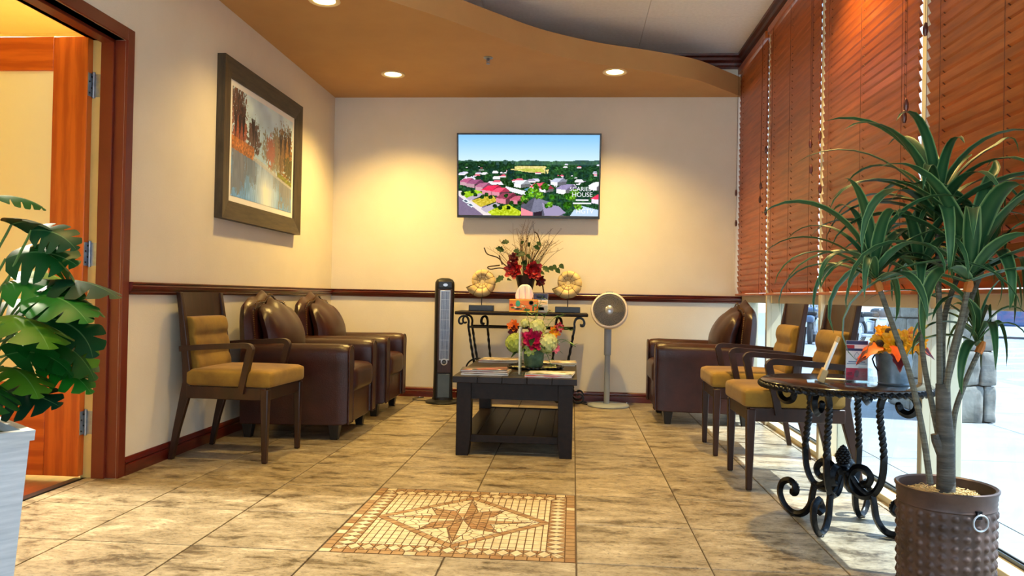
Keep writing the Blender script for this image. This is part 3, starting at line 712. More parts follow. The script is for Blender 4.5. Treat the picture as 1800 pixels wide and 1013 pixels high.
    for k in range(46):
        cx, cy = rg.uniform(.42, .98), rg.uniform(.60, .93)
        if not (.60 < cx < .86 and cy > .66 or cx > .44 and abs(cy - .72) < .09 and cx < .62): continue
        s_ = rg.uniform(.025, .045); m = ((u - cx) / s_) ** 2 + ((v - cy) / (s_ * 1.5)) ** 2 + n2 * .8 < 1
        c = np.array([.20, .40, .10]) if rg.rand() < .6 else np.array([.40, .60, .16]); A[m] = c * (.5 + n2[m][:, None])
    for cx, cy in ((.05, .82), (.085, .87)): P([(cx - .025, cy), (cx, cy - .025), (cx + .03, cy + .01), (cx + .01, cy + .035)], (.86, .90, .94)); P([(cx - .015, cy), (cx, cy - .012), (cx + .018, cy + .01), (cx + .005, cy + .02)], (.3, .35, .42))
    for k in range(14):
        cx, cy = [(.17, .77), (.2, .74), (.23, .77), (.38, .84), (.41, .88), (.26, .88), (.03, .73), (.44, .84), (.10, .70), (.48, .82), (.34, .75), (.30, .9), (.36, .9), (.12, .74)][k]
        m = ((u - cx) / .018) ** 2 + ((v - cy) / .03) ** 2 + n2 * .5 < 1; A[m] = np.array([.14, .26, .10]) * (.5 + n2[m][:, None])
    return np.clip((A - .5) * 1.12 + .5 + .03, 0, 1)
sw, sh_ = tvw - .028, tvh - .038; szc = .005
scr = raster_obj('screen', tv_picture(), lambda u, v: TVX((-sw / 2 + u * sw, -.0012, szc + sh_ / 2 - v * sh_)), mat_vcol('tv_screen', emission=.66), tv)
M_txt = mat_emit('screen_white_text', (.95, .95, 1.0), .70)
ta = math.radians(8.5)
for s_, uu_, vv, sz in (('SCARIEST', .885, .665, .052), ('HOUSE', .885, .735, .056), ('HGTV', .905, .94, .058)):
    p = TVX((-sw / 2 + uu_ * sw, -.003, szc + sh_ / 2 - vv * sh_))
    text_mesh('lettering', s_, sz, M_txt, scr, p, (PI / 2 + ta, 0, 0), extrude=.0002)

for u0_, u1_, v_ in ((.84, .93, .80), (.82, .95, .84)):        # small unreadable lines under the title
    tvpart(MB().box(-sw / 2 + u0_ * sw, -sw / 2 + u1_ * sw, -.0032, -.0028, szc + sh_ / 2 - v_ * sh_ - .006, szc + sh_ / 2 - v_ * sh_ + .006), 'caption_line', M_txt, scr, smooth=False)

# ================================================================== FRAMED PICTURE
pic = thing('framed_picture', 'large framed autumn lake picture on the left wall', 'picture', (LX, 1.86, 1.362))
pw, ph = 1.36, 1.004; fb = .118
M_pf = mat('picture_frame_wood', hx(74, 60, 36), .5, col2=hx(44, 34, 18), scale=6, stretch=(6, 1, 8), detail=7)
M_pf2 = mat('picture_frame_wood_v', hx(74, 60, 36), .5, col2=hx(44, 34, 18), scale=6, stretch=(6, 8, 1), detail=7)
def fr_piece(poly, m):
    # bevelled frame member: polygon in (y,z) outer/inner order, thicker at outer edge
    (a, b, c, d) = poly                                   # a,b outer edge, c,d inner edge
    V = [(0, *a), (0, *b), (0, *c), (0, *d), (.052, *a), (.052, *b), (.036, *c), (.036, *d)]
    return MB().add(V, [(0, 1, 2, 3), (4, 7, 6, 5), (0, 4, 5, 1), (1, 5, 6, 2), (2, 6, 7, 3), (3, 7, 4, 0)]).build('frame_member', m, pic, smooth=False)
fr_piece([(0, 0), (pw, 0), (pw - fb, fb), (fb, fb)], M_pf); fr_piece([(pw, ph), (0, ph), (fb, ph - fb), (pw - fb, ph - fb)], M_pf)
fr_piece([(0, ph), (0, 0), (fb, fb), (fb, ph - fb)], M_pf2); fr_piece([(pw, 0), (pw, ph), (pw - fb, ph - fb), (pw - fb, fb)], M_pf2)
mt = .038
MB().box(.004, .028, fb, pw - fb, fb, ph - fb).build('mat_border', M_white, pic, smooth=False)
def lake_picture():
    h, w = 138, 200; A = np.zeros((h, w, 3)); Y, X = np.mgrid[0:h, 0:w]; u = X / w; v = Y / h
    n1 = vnoise(h, w, 14, 11); n2 = vnoise(h, w, 4, 12, .7); n3 = vnoise(h, w, 2, 13, .6); nv = vnoise(h, w, 12, 14, .14)
    A[:] = np.array([.62, .76, .86]) + (np.array([.88, .90, .88]) - np.array([.62, .76, .86])) * np.clip(1.2 - 2.2 * v, 0, 1)[..., None] * .4 + (n1[..., None] - .5) * .12
    bank = .50 + .22 * u
    def blob(cx, cy, rx, ry, c, c2, th=1.0):
        d = ((u - cx) / rx) ** 2 + ((v - cy) / ry) ** 2 + (n2 - .5) * 1.3 + (n3 - .5) * .9
        m = d < th; t = n3[m][:, None] * .6 + n2[m][:, None] * .4; A[m] = np.array(c) * t + np.array(c2) * (1 - t)
    blob(.78, .42, .34, .20, (.62, .58, .48), (.42, .46, .46)); blob(.70, .38, .08, .20, (.62, .54, .40), (.40, .40, .36))
    blob(.60, .42, .07, .16, (.70, .42, .34), (.55, .40, .36)); blob(.90, .40, .12, .28, (.72, .52, .24), (.34, .26, .16)); blob(.80, .36, .06, .26, (.60, .46, .28), (.34, .28, .2)); blob(.95, .52, .10, .12, (.42, .38, .16), (.2, .2, .1))
    blob(.08, .22, .13, .30, (.56, .36, .28), (.30, .22, .20), .8); blob(.12, .38, .11, .16, (.66, .36, .22), (.36, .20, .14)); blob(.32, .38, .11, .18, (.46, .36, .32), (.24, .18, .17), .85)
    for cx, lean, top in ((.05, .02, .02), (.11, -.03, .0), (.16, .05, .1), (.31, .02, .2), (.35, .03, .3), (.86, -.02, .15), (.94, .01, .1), (.78, 0, .2)):
        for k in range(5):
            m = (np.abs(u - cx - lean * (v - .3) - .06 * (k - 2) * np.clip(.42 - v, 0, 1)) < .005) & (v > top) & (v < .50 + .1 * u); A[m] = (.16, .11, .09)
    wat = v > bank
    t = np.clip((v - bank) / .4, 0, 1)[..., None]
    wc = np.array([.50, .62, .76]) * (1 - t) + np.array([.34, .56, .80]) * t
    wc = wc + (nv[..., None] - .5) * .22
    ref = np.exp(-((u - .52 - .06 * (v - .7)) / .16) ** 2) * np.clip((v - .58) * 4, 0, 1); ref = ref[..., None] * .85
    wc = wc * (1 - ref) + np.array([.92, .94, .95]) * ref
    A[wat] = wc[wat]
    for cx, rx, dep, c in ((.10, .10, .96, (.34, .28, .28)), (.28, .09, .86, (.30, .32, .38)), (.88, .11, .98, (.44, .38, .34)), (.72, .06, .80, (.46, .48, .52))):
        m = wat & (np.abs(u - cx) < rx * (.6 + .8 * nv)) & (v < dep * (.85 + .2 * nv)); A[m] = A[m] * .45 + np.array(c) * .55
    m = (np.abs(v - bank) < .025) & (u > .24); A[m] = np.array([.72, .72, .72]) * .6 + A[m] * .4
    m = (v > .44 + .10 * u) & (v < .56 + .12 * u) & (u < .30 + .05 * n1); A[m] = np.array([.62, .40, .20]) * (.6 + .7 * n3[m][:, None])
    m = (v > bank - .05) & (v < bank) & (u > .72); A[m] = np.array([.46, .48, .16]) * (.6 + .7 * n3[m][:, None])
    return np.clip((A - .5) * 1.15 + .56, 0, 1)
raster_obj('print', lake_picture(), lambda u, v: (.0295, fb + mt + u * (pw - 2 * fb - 2 * mt), ph - fb - mt - v * (ph - 2 * fb - 2 * mt)), mat_vcol('lake_print', rough=.4), pic)

# ================================================================== ARMCHAIRS (local: faces +x)
def make_chair():
    t = thing('armchair', 'x', 'chair')
    for sy in (-1, 1):
        y = .215 * sy
        MB().hexa([(.243, y - .014, 0), (.271, y - .014, 0), (.271, y + .014, 0), (.243, y + .014, 0), (.232, y - .022, .395), (.276, y - .022, .395), (.276, y + .022, .395), (.232, y + .022, .395)]).build('leg', M_cwood, t, bevel=(.006, 3))
        # back leg with knee, continues into the back stile
        lg = MB(); prof = [(-.275, 0, .013), (-.245, .16, .018), (-.205, .33, .026), (-.188, .42, .026), (-.20, .56, .019), (-.222, .74, .016), (-.248, .905, .013)]
        V = []
        for x, z, hw in prof:
            V += [(x - hw, y - .015, z), (x + hw, y - .015, z), (x + hw, y + .015, z), (x - hw, y + .015, z)]
        F = [(3, 2, 1, 0), tuple(range(len(V) - 4, len(V)))]
        for i in range(len(prof) - 1):
            for k in range(4): F.append((i * 4 + k, i * 4 + (k + 1) % 4, i * 4 + 4 + (k + 1) % 4, i * 4 + 4 + k))
        lg.add(V, F).build('leg', M_cwood, t, bevel=(.004, 2), ang=30)
        ya = .237 * sy
        path = [(-.222, .600), (-.10, .612), (.06, .622), (.152, .626), (.176, .610), (.170, .575), (.150, .48), (.128, .372)]
        pts = cr([(a, b, 0) for a, b in path], 5); am = MB(); V = []
        for i, p in enumerate(pts):
            q = pts[min(i + 1, len(pts) - 1)] - pts[max(i - 1, 0)]; q.normalize(); nx_, nz_ = -q.y, q.x
            th = .0145 if i < 20 else .0165
            wv = .017
            for sx_, w2 in ((1, -wv), (1, wv), (-1, wv), (-1, -wv)): V.append((p.x + nx_ * th * sx_, ya + w2, p.y + nz_ * th * sx_))
        F = [(0, 1, 2, 3), tuple(range(len(V) - 1, len(V) - 5, -1))]
        for i in range(len(pts) - 1):
            for k in range(4): F.append((i * 4 + (k + 1) % 4, i * 4 + k, i * 4 + 4 + k, i * 4 + 4 + (k + 1) % 4))
        am.add(V, F).build('arm', M_cwood, t, bevel=(.004, 2), ang=50)
    MB().box(-.19, .262, -.232, -.204, .335, .402).box(-.19, .262, .204, .232, .335, .402).box(.244, .268, -.204, .204, .335, .402).box(-.19, -.165, -.204, .204, .335, .402).build('seat_frame', M_cwood, t, bevel=(.004, 2))
    MB().cushion(-.195, .29, -.238, .238, .398, .492, .026, n=9, puff=.014).build('seat_cushion', M_velvet, t)
    def bx_(z): return -.188 - (z - .42) * (.060 / .485) - .006
    mb = MB()
    def slab(u, v):
        z = .762 + .143 * v; y = -.2 + .4 * u; return (bx_(z) - .012 * (1 - (2 * u - 1) ** 2) + .012, y, z)
    def slab2(u, v):
        x, y, z = slab(u, v); return (x - .024, y, z)
    n_ = 9; V = []; F = []
    for j in range(3):
        for i in range(n_):
            V.append(slab(i / (n_ - 1), j / 2)); V.append(slab2(i / (n_ - 1), j / 2))
    idx = lambda i, j, s_: (j * n_ + i) * 2 + s_
    for j in range(2):
        for i in range(n_ - 1):
            F.append((idx(i, j, 0), idx(i + 1, j, 0), idx(i + 1, j + 1, 0), idx(i, j + 1, 0))); F.append((idx(i, j, 1), idx(i, j + 1, 1), idx(i + 1, j + 1, 1), idx(i + 1, j, 1)))
    for i in range(n_ - 1):
        F.append((idx(i, 0, 1), idx(i + 1, 0, 1), idx(i + 1, 0, 0), idx(i, 0, 0))); F.append((idx(i, 2, 0), idx(i + 1, 2, 0), idx(i + 1, 2, 1), idx(i, 2, 1)))
    mb.add(V, F).build('back_panel', M_cwood, t, ang=40)
    def bc(p):
        x, y, z = p; ch = abs(math.sin((z - .462) / .31 * PI * 3)) ** .6; return (bx_(z) + x + (.020 * ch - .010 if x > .02 else 0), y, z)
    MB().cushion(-.012, .052, -.186, .186, .462, .772, .014, n=30, fn=bc).build('back_cushion', M_velvet, t)
    MB().hexa([(-.226, -.2, .44), (-.204, -.2, .44), (-.204, .2, .44), (-.226, .2, .44), (-.258, -.2, .77), (-.236, -.2, .77), (-.236, .2, .77), (-.258, .2, .77)]).build('back_board', M_cwood, t)
    return t
ch0 = make_chair()
ch0.location = (-1.895, 1.555, 0); ch0.rotation_euler = (0, 0, math.radians(-3)); ch0['label'] = 'mustard cushioned wooden armchair against the left wall'; ch0['group'] = 'mustard armchairs'
for x, y, a, lb in ((1.092, 1.365, 180.5, 'mustard cushioned wooden armchair behind the round iron table'), (1.085, 2.17, 179, 'mustard cushioned wooden armchair between the leather recliner and the other right armchair')):
    c = copy_tree(ch0); c.location = (x, y, 0); c.rotation_euler = (0, 0, math.radians(a)); c['label'] = lb

# ================================================================== LEATHER RECLINERS (local: faces +x)
def make_recliner():
    t = thing('leather_recliner', 'x', 'recliner')
    def outline(s_, inn=0.):                              # arm profile in (y,z)
        P = []
        P += [(.222 + inn, .095 + inn), (.222 + inn, .47)]
        for k in range(9):
            a = PI - PI * k / 8; P.append((.283 + (.066 - inn) * math.cos(a), .532 + (.066 - inn) * math.sin(a)))
        P += [(.345 - inn, .48), (.338 - inn, .40), (.338 - inn, .095 + inn)]
        return [(y * s_, z) for y, z in P]
    for s_ in (-1, 1):
        secs = [(-.33, 0, 0), (.28, 0, 0), (.335, .004, 0), (.358, .014, 0)]
        V = []; n = None
        for x, inn, _ in secs:
            P = outline(s_, inn); n = len(P); V += [(x, y, z - (.0 if x > 0 else .008)) for y, z in P]
        F = [tuple(range(n)), tuple(range(len(V) - 1, len(V) - 1 - n, -1))]
        for i in range(len(secs) - 1):
            for k in range(n): F.append((i * n + (k + 1) % n, i * n + k, i * n + n + k, i * n + n + (k + 1) % n))
        if s_ < 0: F = [q[::-1] for q in F]
        arm = MB().add(V, F).build('arm', M_leather, t, bevel=(.006, 3), ang=50)
        P = outline(s_, .016)
        MB().prism(P, .356, .364, ax='x').build('arm_front_panel', M_leather, arm, bevel=(.004, 2), ang=50)
        MB().tube([(.361, y, z) for y, z in outline(s_, .010)], .0055, 6, closed=True).build('piping', M_leather, arm)
    MB().cushion(-.14, .375, -.222, .222, .285, .452, .045, n=10, puff=.018).build('seat_cushion', M_leather, t)
    MB().box(.25, .345, -.223, .223, .095, .30).build('front_panel', M_leather, t, bevel=(.01, 3))
    MB().box(-.33, .26, -.225, .225, .10, .30).build('seat_box', M_leather, t)
    def ztop(s_):
        a = abs(s_)
        if a < .42: return .925 - .045 * (1 - math.cos(PI * a / .42)) / 2
        if a < .55: return .88 + .0 * a
        q = (a - .55) / .45; return .88 - .13 * (1 - math.sqrt(max(0, 1 - q ** 2.2)))
    def shell(hw, dz, z0, xf_, th, pf, n=26, m=18):
        mb = MB(); V = []; F = []
        for side in (1, -1):
            for i in range(n + 1):
                s_ = -1 + 2 * i / n
                for j in range(m + 1):
                    v = j / m; zt = ztop(s_) + dz; z = z0 + (zt - z0) * v
                    e = (max(0, 1 - abs(s_) ** 7)) ** .5 * (max(0, 1 - v ** 9)) ** .5 * (min(1, v * 12) ** .5 if z0 > .3 else 1)
                    xm = xf_(z); hwz = hw * (1 - .06 * max(0, (.6 - z)))
                    V.append((xm + side * th * .5 * e + (pf * (1 - s_ * s_) * math.sin(PI * min(1, v)) if side > 0 else 0), s_ * hwz, z))
        o_ = (n + 1) * (m + 1); ix = lambda i, j: i * (m + 1) + j
        for i in range(n):
            for j in range(m):
                F.append((ix(i, j), ix(i + 1, j), ix(i + 1, j + 1), ix(i, j + 1))); F.append(tuple(o_ + q for q in (ix(i, j), ix(i, j + 1), ix(i + 1, j + 1), ix(i + 1, j))))
        for i in range(n):
            F.append((ix(i, m), ix(i + 1, m), o_ + ix(i + 1, m), o_ + ix(i, m))); F.append((ix(i, 0), o_ + ix(i, 0), o_ + ix(i + 1, 0), ix(i + 1, 0)))
        for j in range(m):
            F.append((ix(0, j), ix(0, j + 1), o_ + ix(0, j + 1), o_ + ix(0, j))); F.append((ix(n, j), o_ + ix(n, j), o_ + ix(n, j + 1), ix(n, j + 1)))
        return mb.add(V, F)
    xs = lambda z: -.285 - .055 * max(0, (z - .3)) / .6
    sh = shell(.318, 0, .12, xs, .13, 0).build('back_shell', M_leather, t, ang=60)
    xc = lambda z: -.165 - .02 * max(0, z - .4) / .3 - (.17 * max(0, z - .62) ** 1.6 / .3 ** 1.6 * .72)
    shell(.272, -.045, .40, xc, .12, .035).build('back_cushion', M_leather, t, ang=60)
    nl = MB()
    for i in range(70):                                   # nailheads on the shell rim
        q = i / 69
        if q < .32: s_ = -.93; z = .50 + (ztop(-.93) - .03 - .50) * q / .32
        elif q > .68: s_ = .93; z = .50 + (ztop(.93) - .03 - .50) * (1 - q) / .32
        else: s_ = -.93 + 1.86 * (q - .32) / .36; z = ztop(s_) - .024
        nl.sphere((xs(z) + .056, s_ * .315, z), .0045, 6, 4)
    nl.build('nailhead_trim', M_nail, sh, stuff=True)
    MB().tube([(xs(ztop(s_) - .02) + .058, s_ * .30, ztop(s_) - .034) for s_ in [-.9 + 1.8 * k / 40 for k in range(41)]], .005, 6).build('piping', M_leather, sh)
    for x in (-.29, .265):
        for y in (-.285, .285):
            MB().hexa([(x - .022, y - .022, 0), (x + .022, y - .022, 0), (x + .022, y + .022, 0), (x - .022, y + .022, 0), (x - .036, y - .036, .10), (x + .036, y - .036, .10), (x + .036, y + .036, .10), (x - .036, y + .036, .10)]).build('leg', M_black, t, bevel=(.003, 2))
    return t
rc0 = make_recliner()
rc0.location = (-1.762, 2.345, 0); rc0['label'] = 'brown leather recliner on the left, nearer the mustard armchair'; rc0['group'] = 'brown leather recliners'
for x, y, a, lb in ((-1.76, 3.305, 0, 'brown leather recliner in the back left corner'), (.945, 3.375, 180, 'brown leather recliner on the right in front of the window')):
    c = copy_tree(rc0); c.location = (x, y, 0); c.rotation_euler = (0, 0, math.radians(a)); c['label'] = lb

# ================================================================== COFFEE TABLE
tx0, tx1, ty0, ty1, tz = -.705, .004, 1.69, 2.93, .455
ct = thing('coffee_table', 'dark espresso coffee table with a lower shelf in the middle of the room', 'table', ((tx0 + tx1) / 2, (ty0 + ty1) / 2, 0))
hw, hd = (tx1 - tx0) / 2, (ty1 - ty0) / 2
M_esp_y = mat('espresso_wood_y', hx(32, 20, 13), .36, col2=hx(18, 11, 7), scale=5, stretch=(7, 1, 1), detail=6, spec=.22)
pl = 5
for k in range(pl):
    x0 = -hw + 2 * hw * k / pl; MB().box(x0 + .0008, x0 + 2 * hw / pl - .0008, -hd, hd, tz - .036, tz).build('top_plank', M_esp_y, ct, bevel=(.002, 2))
for sx in (-1, 1):
    for sy in (-1, 1):
        x, y = sx * (hw - .064), sy * (hd - .066)
        xi = -sx
        P = [(x - .042, y - .042, 0), (x + .042, y - .042, 0), (x + .042, y + .042, 0), (x - .042, y + .042, 0)]
        P = [((q[0] + (xi * -.012 if (q[0] - x) * xi > 0 else 0)), q[1], 0) for q in P]
        m = MB(); V = P + [(x - .042, y - .042, .10), (x + .042, y - .042, .10), (x + .042, y + .042, .10), (x - .042, y + .042, .10)] + [(x - .042, y - .042, tz - .036), (x + .042, y - .042, tz - .036), (x + .042, y + .042, tz - .036), (x - .042, y + .042, tz - .036)]
        F = [(3, 2, 1, 0), (8, 9, 10, 11)] + [(l + k, l + (k + 1) % 4, l + 4 + (k + 1) % 4, l + 4 + k) for l in (0, 4) for k in range(4)]
        m.add(V, F).build('leg', M_espresso, ct, bevel=(.003, 2))
for sy in (-1, 1): MB().box(-hw + .1, hw - .1, sy * (hd - .05) - .012, sy * (hd - .05) + .012, .325, tz - .036).build('apron', M_espresso, ct)
for sx in (-1, 1): MB().box(sx * (hw - .05) - .012, sx * (hw - .05) + .012, -hd + .1, hd - .1, .325, tz - .036).build('apron', M_espresso, ct)
for k in range(6):
    x0 = -hw + .03 + (2 * hw - .06) * k / 6; MB().box(x0 + .0015, x0 + (2 * hw - .06) / 6 - .0015, -hd + .07, hd - .07, .082, .112).build('shelf_plank', M_esp_y, ct, bevel=(.002, 1))
for sy in (-1, 1): MB().box(-hw + .1, hw - .1, sy * (hd - .0625) - .0125, sy * (hd - .0625) + .0125, .075, .118).build('shelf_rail', M_espresso, ct, bevel=(.002, 1))

# ================================================================== FLOWERS AND LEAVES (generators)
def petal_flower(c, R_, layers, mats, parent, name='flower', tilt=(0, -1, .3), npet=7, cup=.6, label=None, seed=0):
    rg = random.Random(seed); mb = MB(); tl = Vector(tilt).normalized(); q = Vector((0, 0, 1)).rotation_difference(tl)
    for l in range(layers):
        fr_ = 1 - l / max(1, layers) * .72; up = cup * (.25 + .9 * l / max(1, layers))
        for k in range(npet if l < layers - 1 else max(4, npet - 2)):
            a = 2 * PI * (k + .5 * (l % 2)) / npet + rg.uniform(-.15, .15); L_ = R_ * fr_ * rg.uniform(.85, 1.1); w_ = L_ * .62
            V = []; nu, nv = 5, 4
            for i in range(nu):
                t = i / (nu - 1); wt = w_ * math.sin(PI * (.12 + .80 * t)) ** .8; el = up * (.4 + 1.1 * t)
                for j in range(nv):
                    s_ = -1 + 2 * j / (nv - 1); d = L_ * t
                    x = d * math.cos(el * .9); z = d * math.sin(el * .9) + .10 * R_ * s_ * s_ * t + rg.uniform(-.02, .02) * R_
                    yv = s_ * wt * .5
                    V.append(q @ Vector((x * math.cos(a) - yv * math.sin(a), x * math.sin(a) + yv * math.cos(a), z)) + Vector(c))
            mb.add(V, [(i * nv + j, (i + 1) * nv + j, (i + 1) * nv + j + 1, i * nv + j + 1) for i in range(nu - 1) for j in range(nv - 1)], mi=(l % len(mats)))
    return mb.build(name, mats, parent, label=label, ang=180)
def ball_flower(c, R_, n, m, parent, name='flower', seed=0, label=None):
    rg = random.Random(seed); mb = MB()
    for i in range(n):
        z = 1 - 2 * (i + .5) / n; a = i * 2.39996; r_ = math.sqrt(1 - z * z); d = Vector((r_ * math.cos(a), r_ * math.sin(a), z)); p = Vector(c) + d * R_ * rg.uniform(.85, 1.02)
        u = d.orthogonal().normalized(); w_ = d.cross(u); s_ = R_ * .34; ph = rg.random() * 6
        for k in range(4):
            b = ph + k * PI / 2; e = u * math.cos(b) + w_ * math.sin(b); g = d.cross(e)
            mb.add([p, p + e * s_ * .6 + g * s_ * .45 + d * s_ * .12, p + e * s_ * 1.0 + d * s_ * .05, p + e * s_ * .6 - g * s_ * .45 + d * s_ * .12], [(0, 1, 2, 3)])
    mb.sphere(c, R_ * .85, 10, 6)
    return mb.build(name, m, parent, label=label, ang=180)
def leaf(c, d, L_, w_, m, parent, name='leaf', up=(0, 0, 1), droop=.25, seed=0, lob=0, thick=None):
    d = Vector(d).normalized(); up = Vector(up); s_ = d.cross(up)
    s_ = s_.normalized() if s_.length > 1e-4 else Vector((1, 0, 0)); n_ = s_.cross(d)
    V = []; nu = 8 if not lob else 14
    for i in range(nu):
        t = i / (nu - 1); wt = w_ * math.sin(PI * min(1, t * .9 + .08)) ** .9 * (1 - .3 * t)
        if lob: wt *= 1 - .38 * abs(math.sin(PI * lob * t))
        if i == nu - 1: wt = 0
        p = Vector(c) + d * L_ * t - Vector((0, 0, 1)) * droop * L_ * t * t
        V += [p + s_ * wt * .5 + n_ * wt * .12, p, p - s_ * wt * .5 + n_ * wt * .12]
    F = []
    for i in range(nu - 1): F += [(i * 3, i * 3 + 1, i * 3 + 4, i * 3 + 3), (i * 3 + 1, i * 3 + 2, i * 3 + 5, i * 3 + 4)]
    return MB().add(V, F).build(name, m, parent, ang=180)
M_ivy = mat('ivy_leaf', hx(34, 66, 32), .5, col2=hx(18, 42, 20), scale=18, spec=.25)
M_lime = mat('sprig_leaf', hx(112, 156, 70), .5, col2=hx(72, 116, 52), scale=18)
M_red1 = mat('red_petal', hx(190, 24, 34), .55, col2=hx(140, 12, 24), scale=14); M_red2 = mat('dark_red_petal', hx(120, 12, 26), .55, col2=hx(90, 8, 20), scale=14)
M_mag1 = mat('magenta_petal', hx(214, 18, 92), .5, col2=hx(170, 8, 64), scale=14); M_mag2 = mat('crimson_petal', hx(150, 10, 52), .5)
M_hyd = mat('green_hydrangea', hx(196, 206, 92), .6, col2=hx(160, 180, 66), scale=20); M_hyd2 = mat('cream_hydrangea', hx(226, 228, 160), .6, col2=hx(200, 206, 120), scale=20)
M_org = mat('orange_petal', hx(240, 140, 30), .5, col2=hx(224, 96, 20), scale=14); M_yel = mat('yellow_petal', hx(250, 190, 20), .5, col2=hx(232, 150, 16), scale=14)
M_ro = mat('autumn_leaf_red', hx(226, 60, 16), .5, col2=hx(240, 120, 20), scale=10); M_pink = mat('pink_petal', hx(236, 110, 130), .55)
M_bur = mat('burgundy_petal', hx(92, 14, 28), .55)
M_twig = mat('twig_brown', hx(70, 44, 20), .8, col2=hx(44, 26, 12), scale=20); M_twigl = mat('twig_straw', hx(150, 112, 52), .8)

# ================================================================== COFFEE TABLE THINGS
M_mag = [mat('magazine_cover_%d' % i, c, .3, col2=c2, scale=9, detail=3, lo=.45, hi=.55, offs=True) for i, (c, c2) in enumerate([
    (hx(206, 200, 190), hx(90, 84, 80)), (hx(188, 178, 168), hx(120, 50, 44)), (hx(230, 224, 214), hx(100, 110, 60)), (hx(70, 66, 68), hx(160, 90, 80)), (hx(210, 200, 180), hx(130, 110, 80)), (hx(226, 220, 214), hx(206, 70, 70))])]
M_pages = mat('paper_pages', hx(232, 230, 224), .7, col2=hx(200, 198, 190), scale=4, stretch=(1, 1, 300))
def magazine(x, y, z, w_, d_, h_, rz, mi, label, grp='magazines on the coffee table'):
    t = thing('magazine', label, 'magazine', (x, y, z), math.radians(rz), grp)
    MB().box(-w_ / 2 + .002, w_ / 2, -d_ / 2 + .002, d_ / 2 - .002, .0006, h_ - .0006).build('pages', M_pages, t, smooth=False)
    mb = MB(); V = []
    for j, y_ in enumerate((-d_ / 2, d_ / 2)):
        for x_, z_ in ((w_ / 2 + .001, 0), (-w_ / 2, 0), (-w_ / 2, h_), (-.2 * w_, h_ + .001), (.2 * w_, h_ + .0015), (w_ / 2 + .001, h_ + .0035)): V.append((x_, y_, z_))
    mb.add(V, [(k, k + 1, k + 7, k + 6) for k in range(5)]).build('cover', M_mag[mi], t, solid=.0008)
    return h_ + .004
zz = tz + .001
z = zz; z += magazine(-.535, 1.875, z, .275, .21, .007, 2, 0, 'bottom magazine of the left front stack on the coffee table')
z += magazine(-.53, 1.88, z, .272, .208, .006, -2, 1, 'middle magazine of the left front stack on the coffee table'); magazine(-.545, 1.89, z, .27, .205, .006, 4, 3, 'top magazine of the left front stack on the coffee table')
z = zz; z += magazine(-.165, 1.845, z, .27, .21, .006, 2, 5, 'lower magazine at the right front of the coffee table'); magazine(-.15, 1.86, z, .268, .208, .006, -5, 2, 'upper magazine at the right front of the coffee table')
z = zz; z += magazine(-.54, 2.74, z, .27, .21, .007, 1, 3, 'dark magazine at the back left of the coffee table'); magazine(-.53, 2.745, z, .268, .205, .006, -2, 4, 'tan magazine on the dark one at the back left of the coffee table')
z = zz; z += magazine(-.125, 2.62, z, .245, .21, .006, -3, 0, 'lower magazine at the back right of the coffee table'); magazine(-.12, 2.63, z, .243, .208, .006, 2, 4, 'upper magazine at the back right of the coffee table')
# acrylic sign holder seen edge-on
sg = thing('acrylic_sign_holder', 'clear acrylic sign holder standing edge-on on the coffee table', 'sign holder', (-.338, 1.90, tz + .001))
MB().box(-.002, .002, -.09, .09, .002, .285).box(.006, .010, -.09, .09, .002, .285).box(-.045, .053, -.09, .09, 0, .003).build('holder', M_acryl, sg, smooth=False)
MB().box(.0025, .0055, -.085, .085, .006, .28).build('sign_sheet', M_white, sg, smooth=False)
# tray, pot, flowers
tr = thing('serving_tray', 'round black tray with rope edge under the flower pot', 'tray', (-.262, 2.315, tz + .001))
MB().lathe([(0, 0), (.165, 0), (.178, .008), (.172, .010), (.16, .005), (0, .005)], 40).build('plate', M_black, tr)
MB().tube([(.176 * math.cos(a * PI / 60), .176 * math.sin(a * PI / 60), .011) for a in range(120)], .006, 6, closed=True, twist=.55, lobe=-.35).build('rope_edge', M_iron, tr)
for x, y in ((-.11, -.05), (.1, -.04)): MB().lathe([(0, 0), (.045, 0), (.05, .004), (0, .004)], 20, (x, y, .0055)).build('coaster', M_hyd2, tr)
fl = thing('flower_arrangement', 'mixed magenta and green flowers in a green pot on the coffee table', 'flowers', (-.275, 2.33, tz + .0065))
MB().lathe([(0, 0), (.052, 0), (.060, .01), (.066, .06), (.066, .115), (.068, .128), (.060, .130), (.058, .11), (0, .10)], 28).build('pot', mat('green_textured_pot', hx(96, 120, 84), .7, col2=hx(66, 90, 62), scale=30, bump=.5), fl)
petal_flower((.005, -.075, .175), .078, 5, [M_mag1, M_mag1, M_mag2], fl, tilt=(.15, -1, .35), seed=1, label='large magenta peony'); petal_flower((-.075, -.065, .17), .06, 4, [M_mag2, M_mag1], fl, tilt=(-.5, -1, .2), seed=2)
ball_flower((-.115, -.045, .155), .066, 60, M_hyd, fl, seed=3); ball_flower((.09, -.05, .16), .066, 60, M_hyd2, fl, seed=4); ball_flower((.02, -.02, .255), .055, 50, M_hyd2, fl, seed=5); ball_flower((-.06, -.03, .285), .03, 30, M_hyd2, fl, seed=6)
petal_flower((-.13, -.03, .265), .045, 3, [M_org], fl, tilt=(-.3, -1, .5), seed=7); petal_flower((.13, -.04, .23), .042, 3, [M_org, M_yel], fl, tilt=(.4, -1, .3), seed=8); petal_flower((-.13, -.04, .225), .045, 3, [M_bur], fl, tilt=(-.5, -1, 0), seed=9)
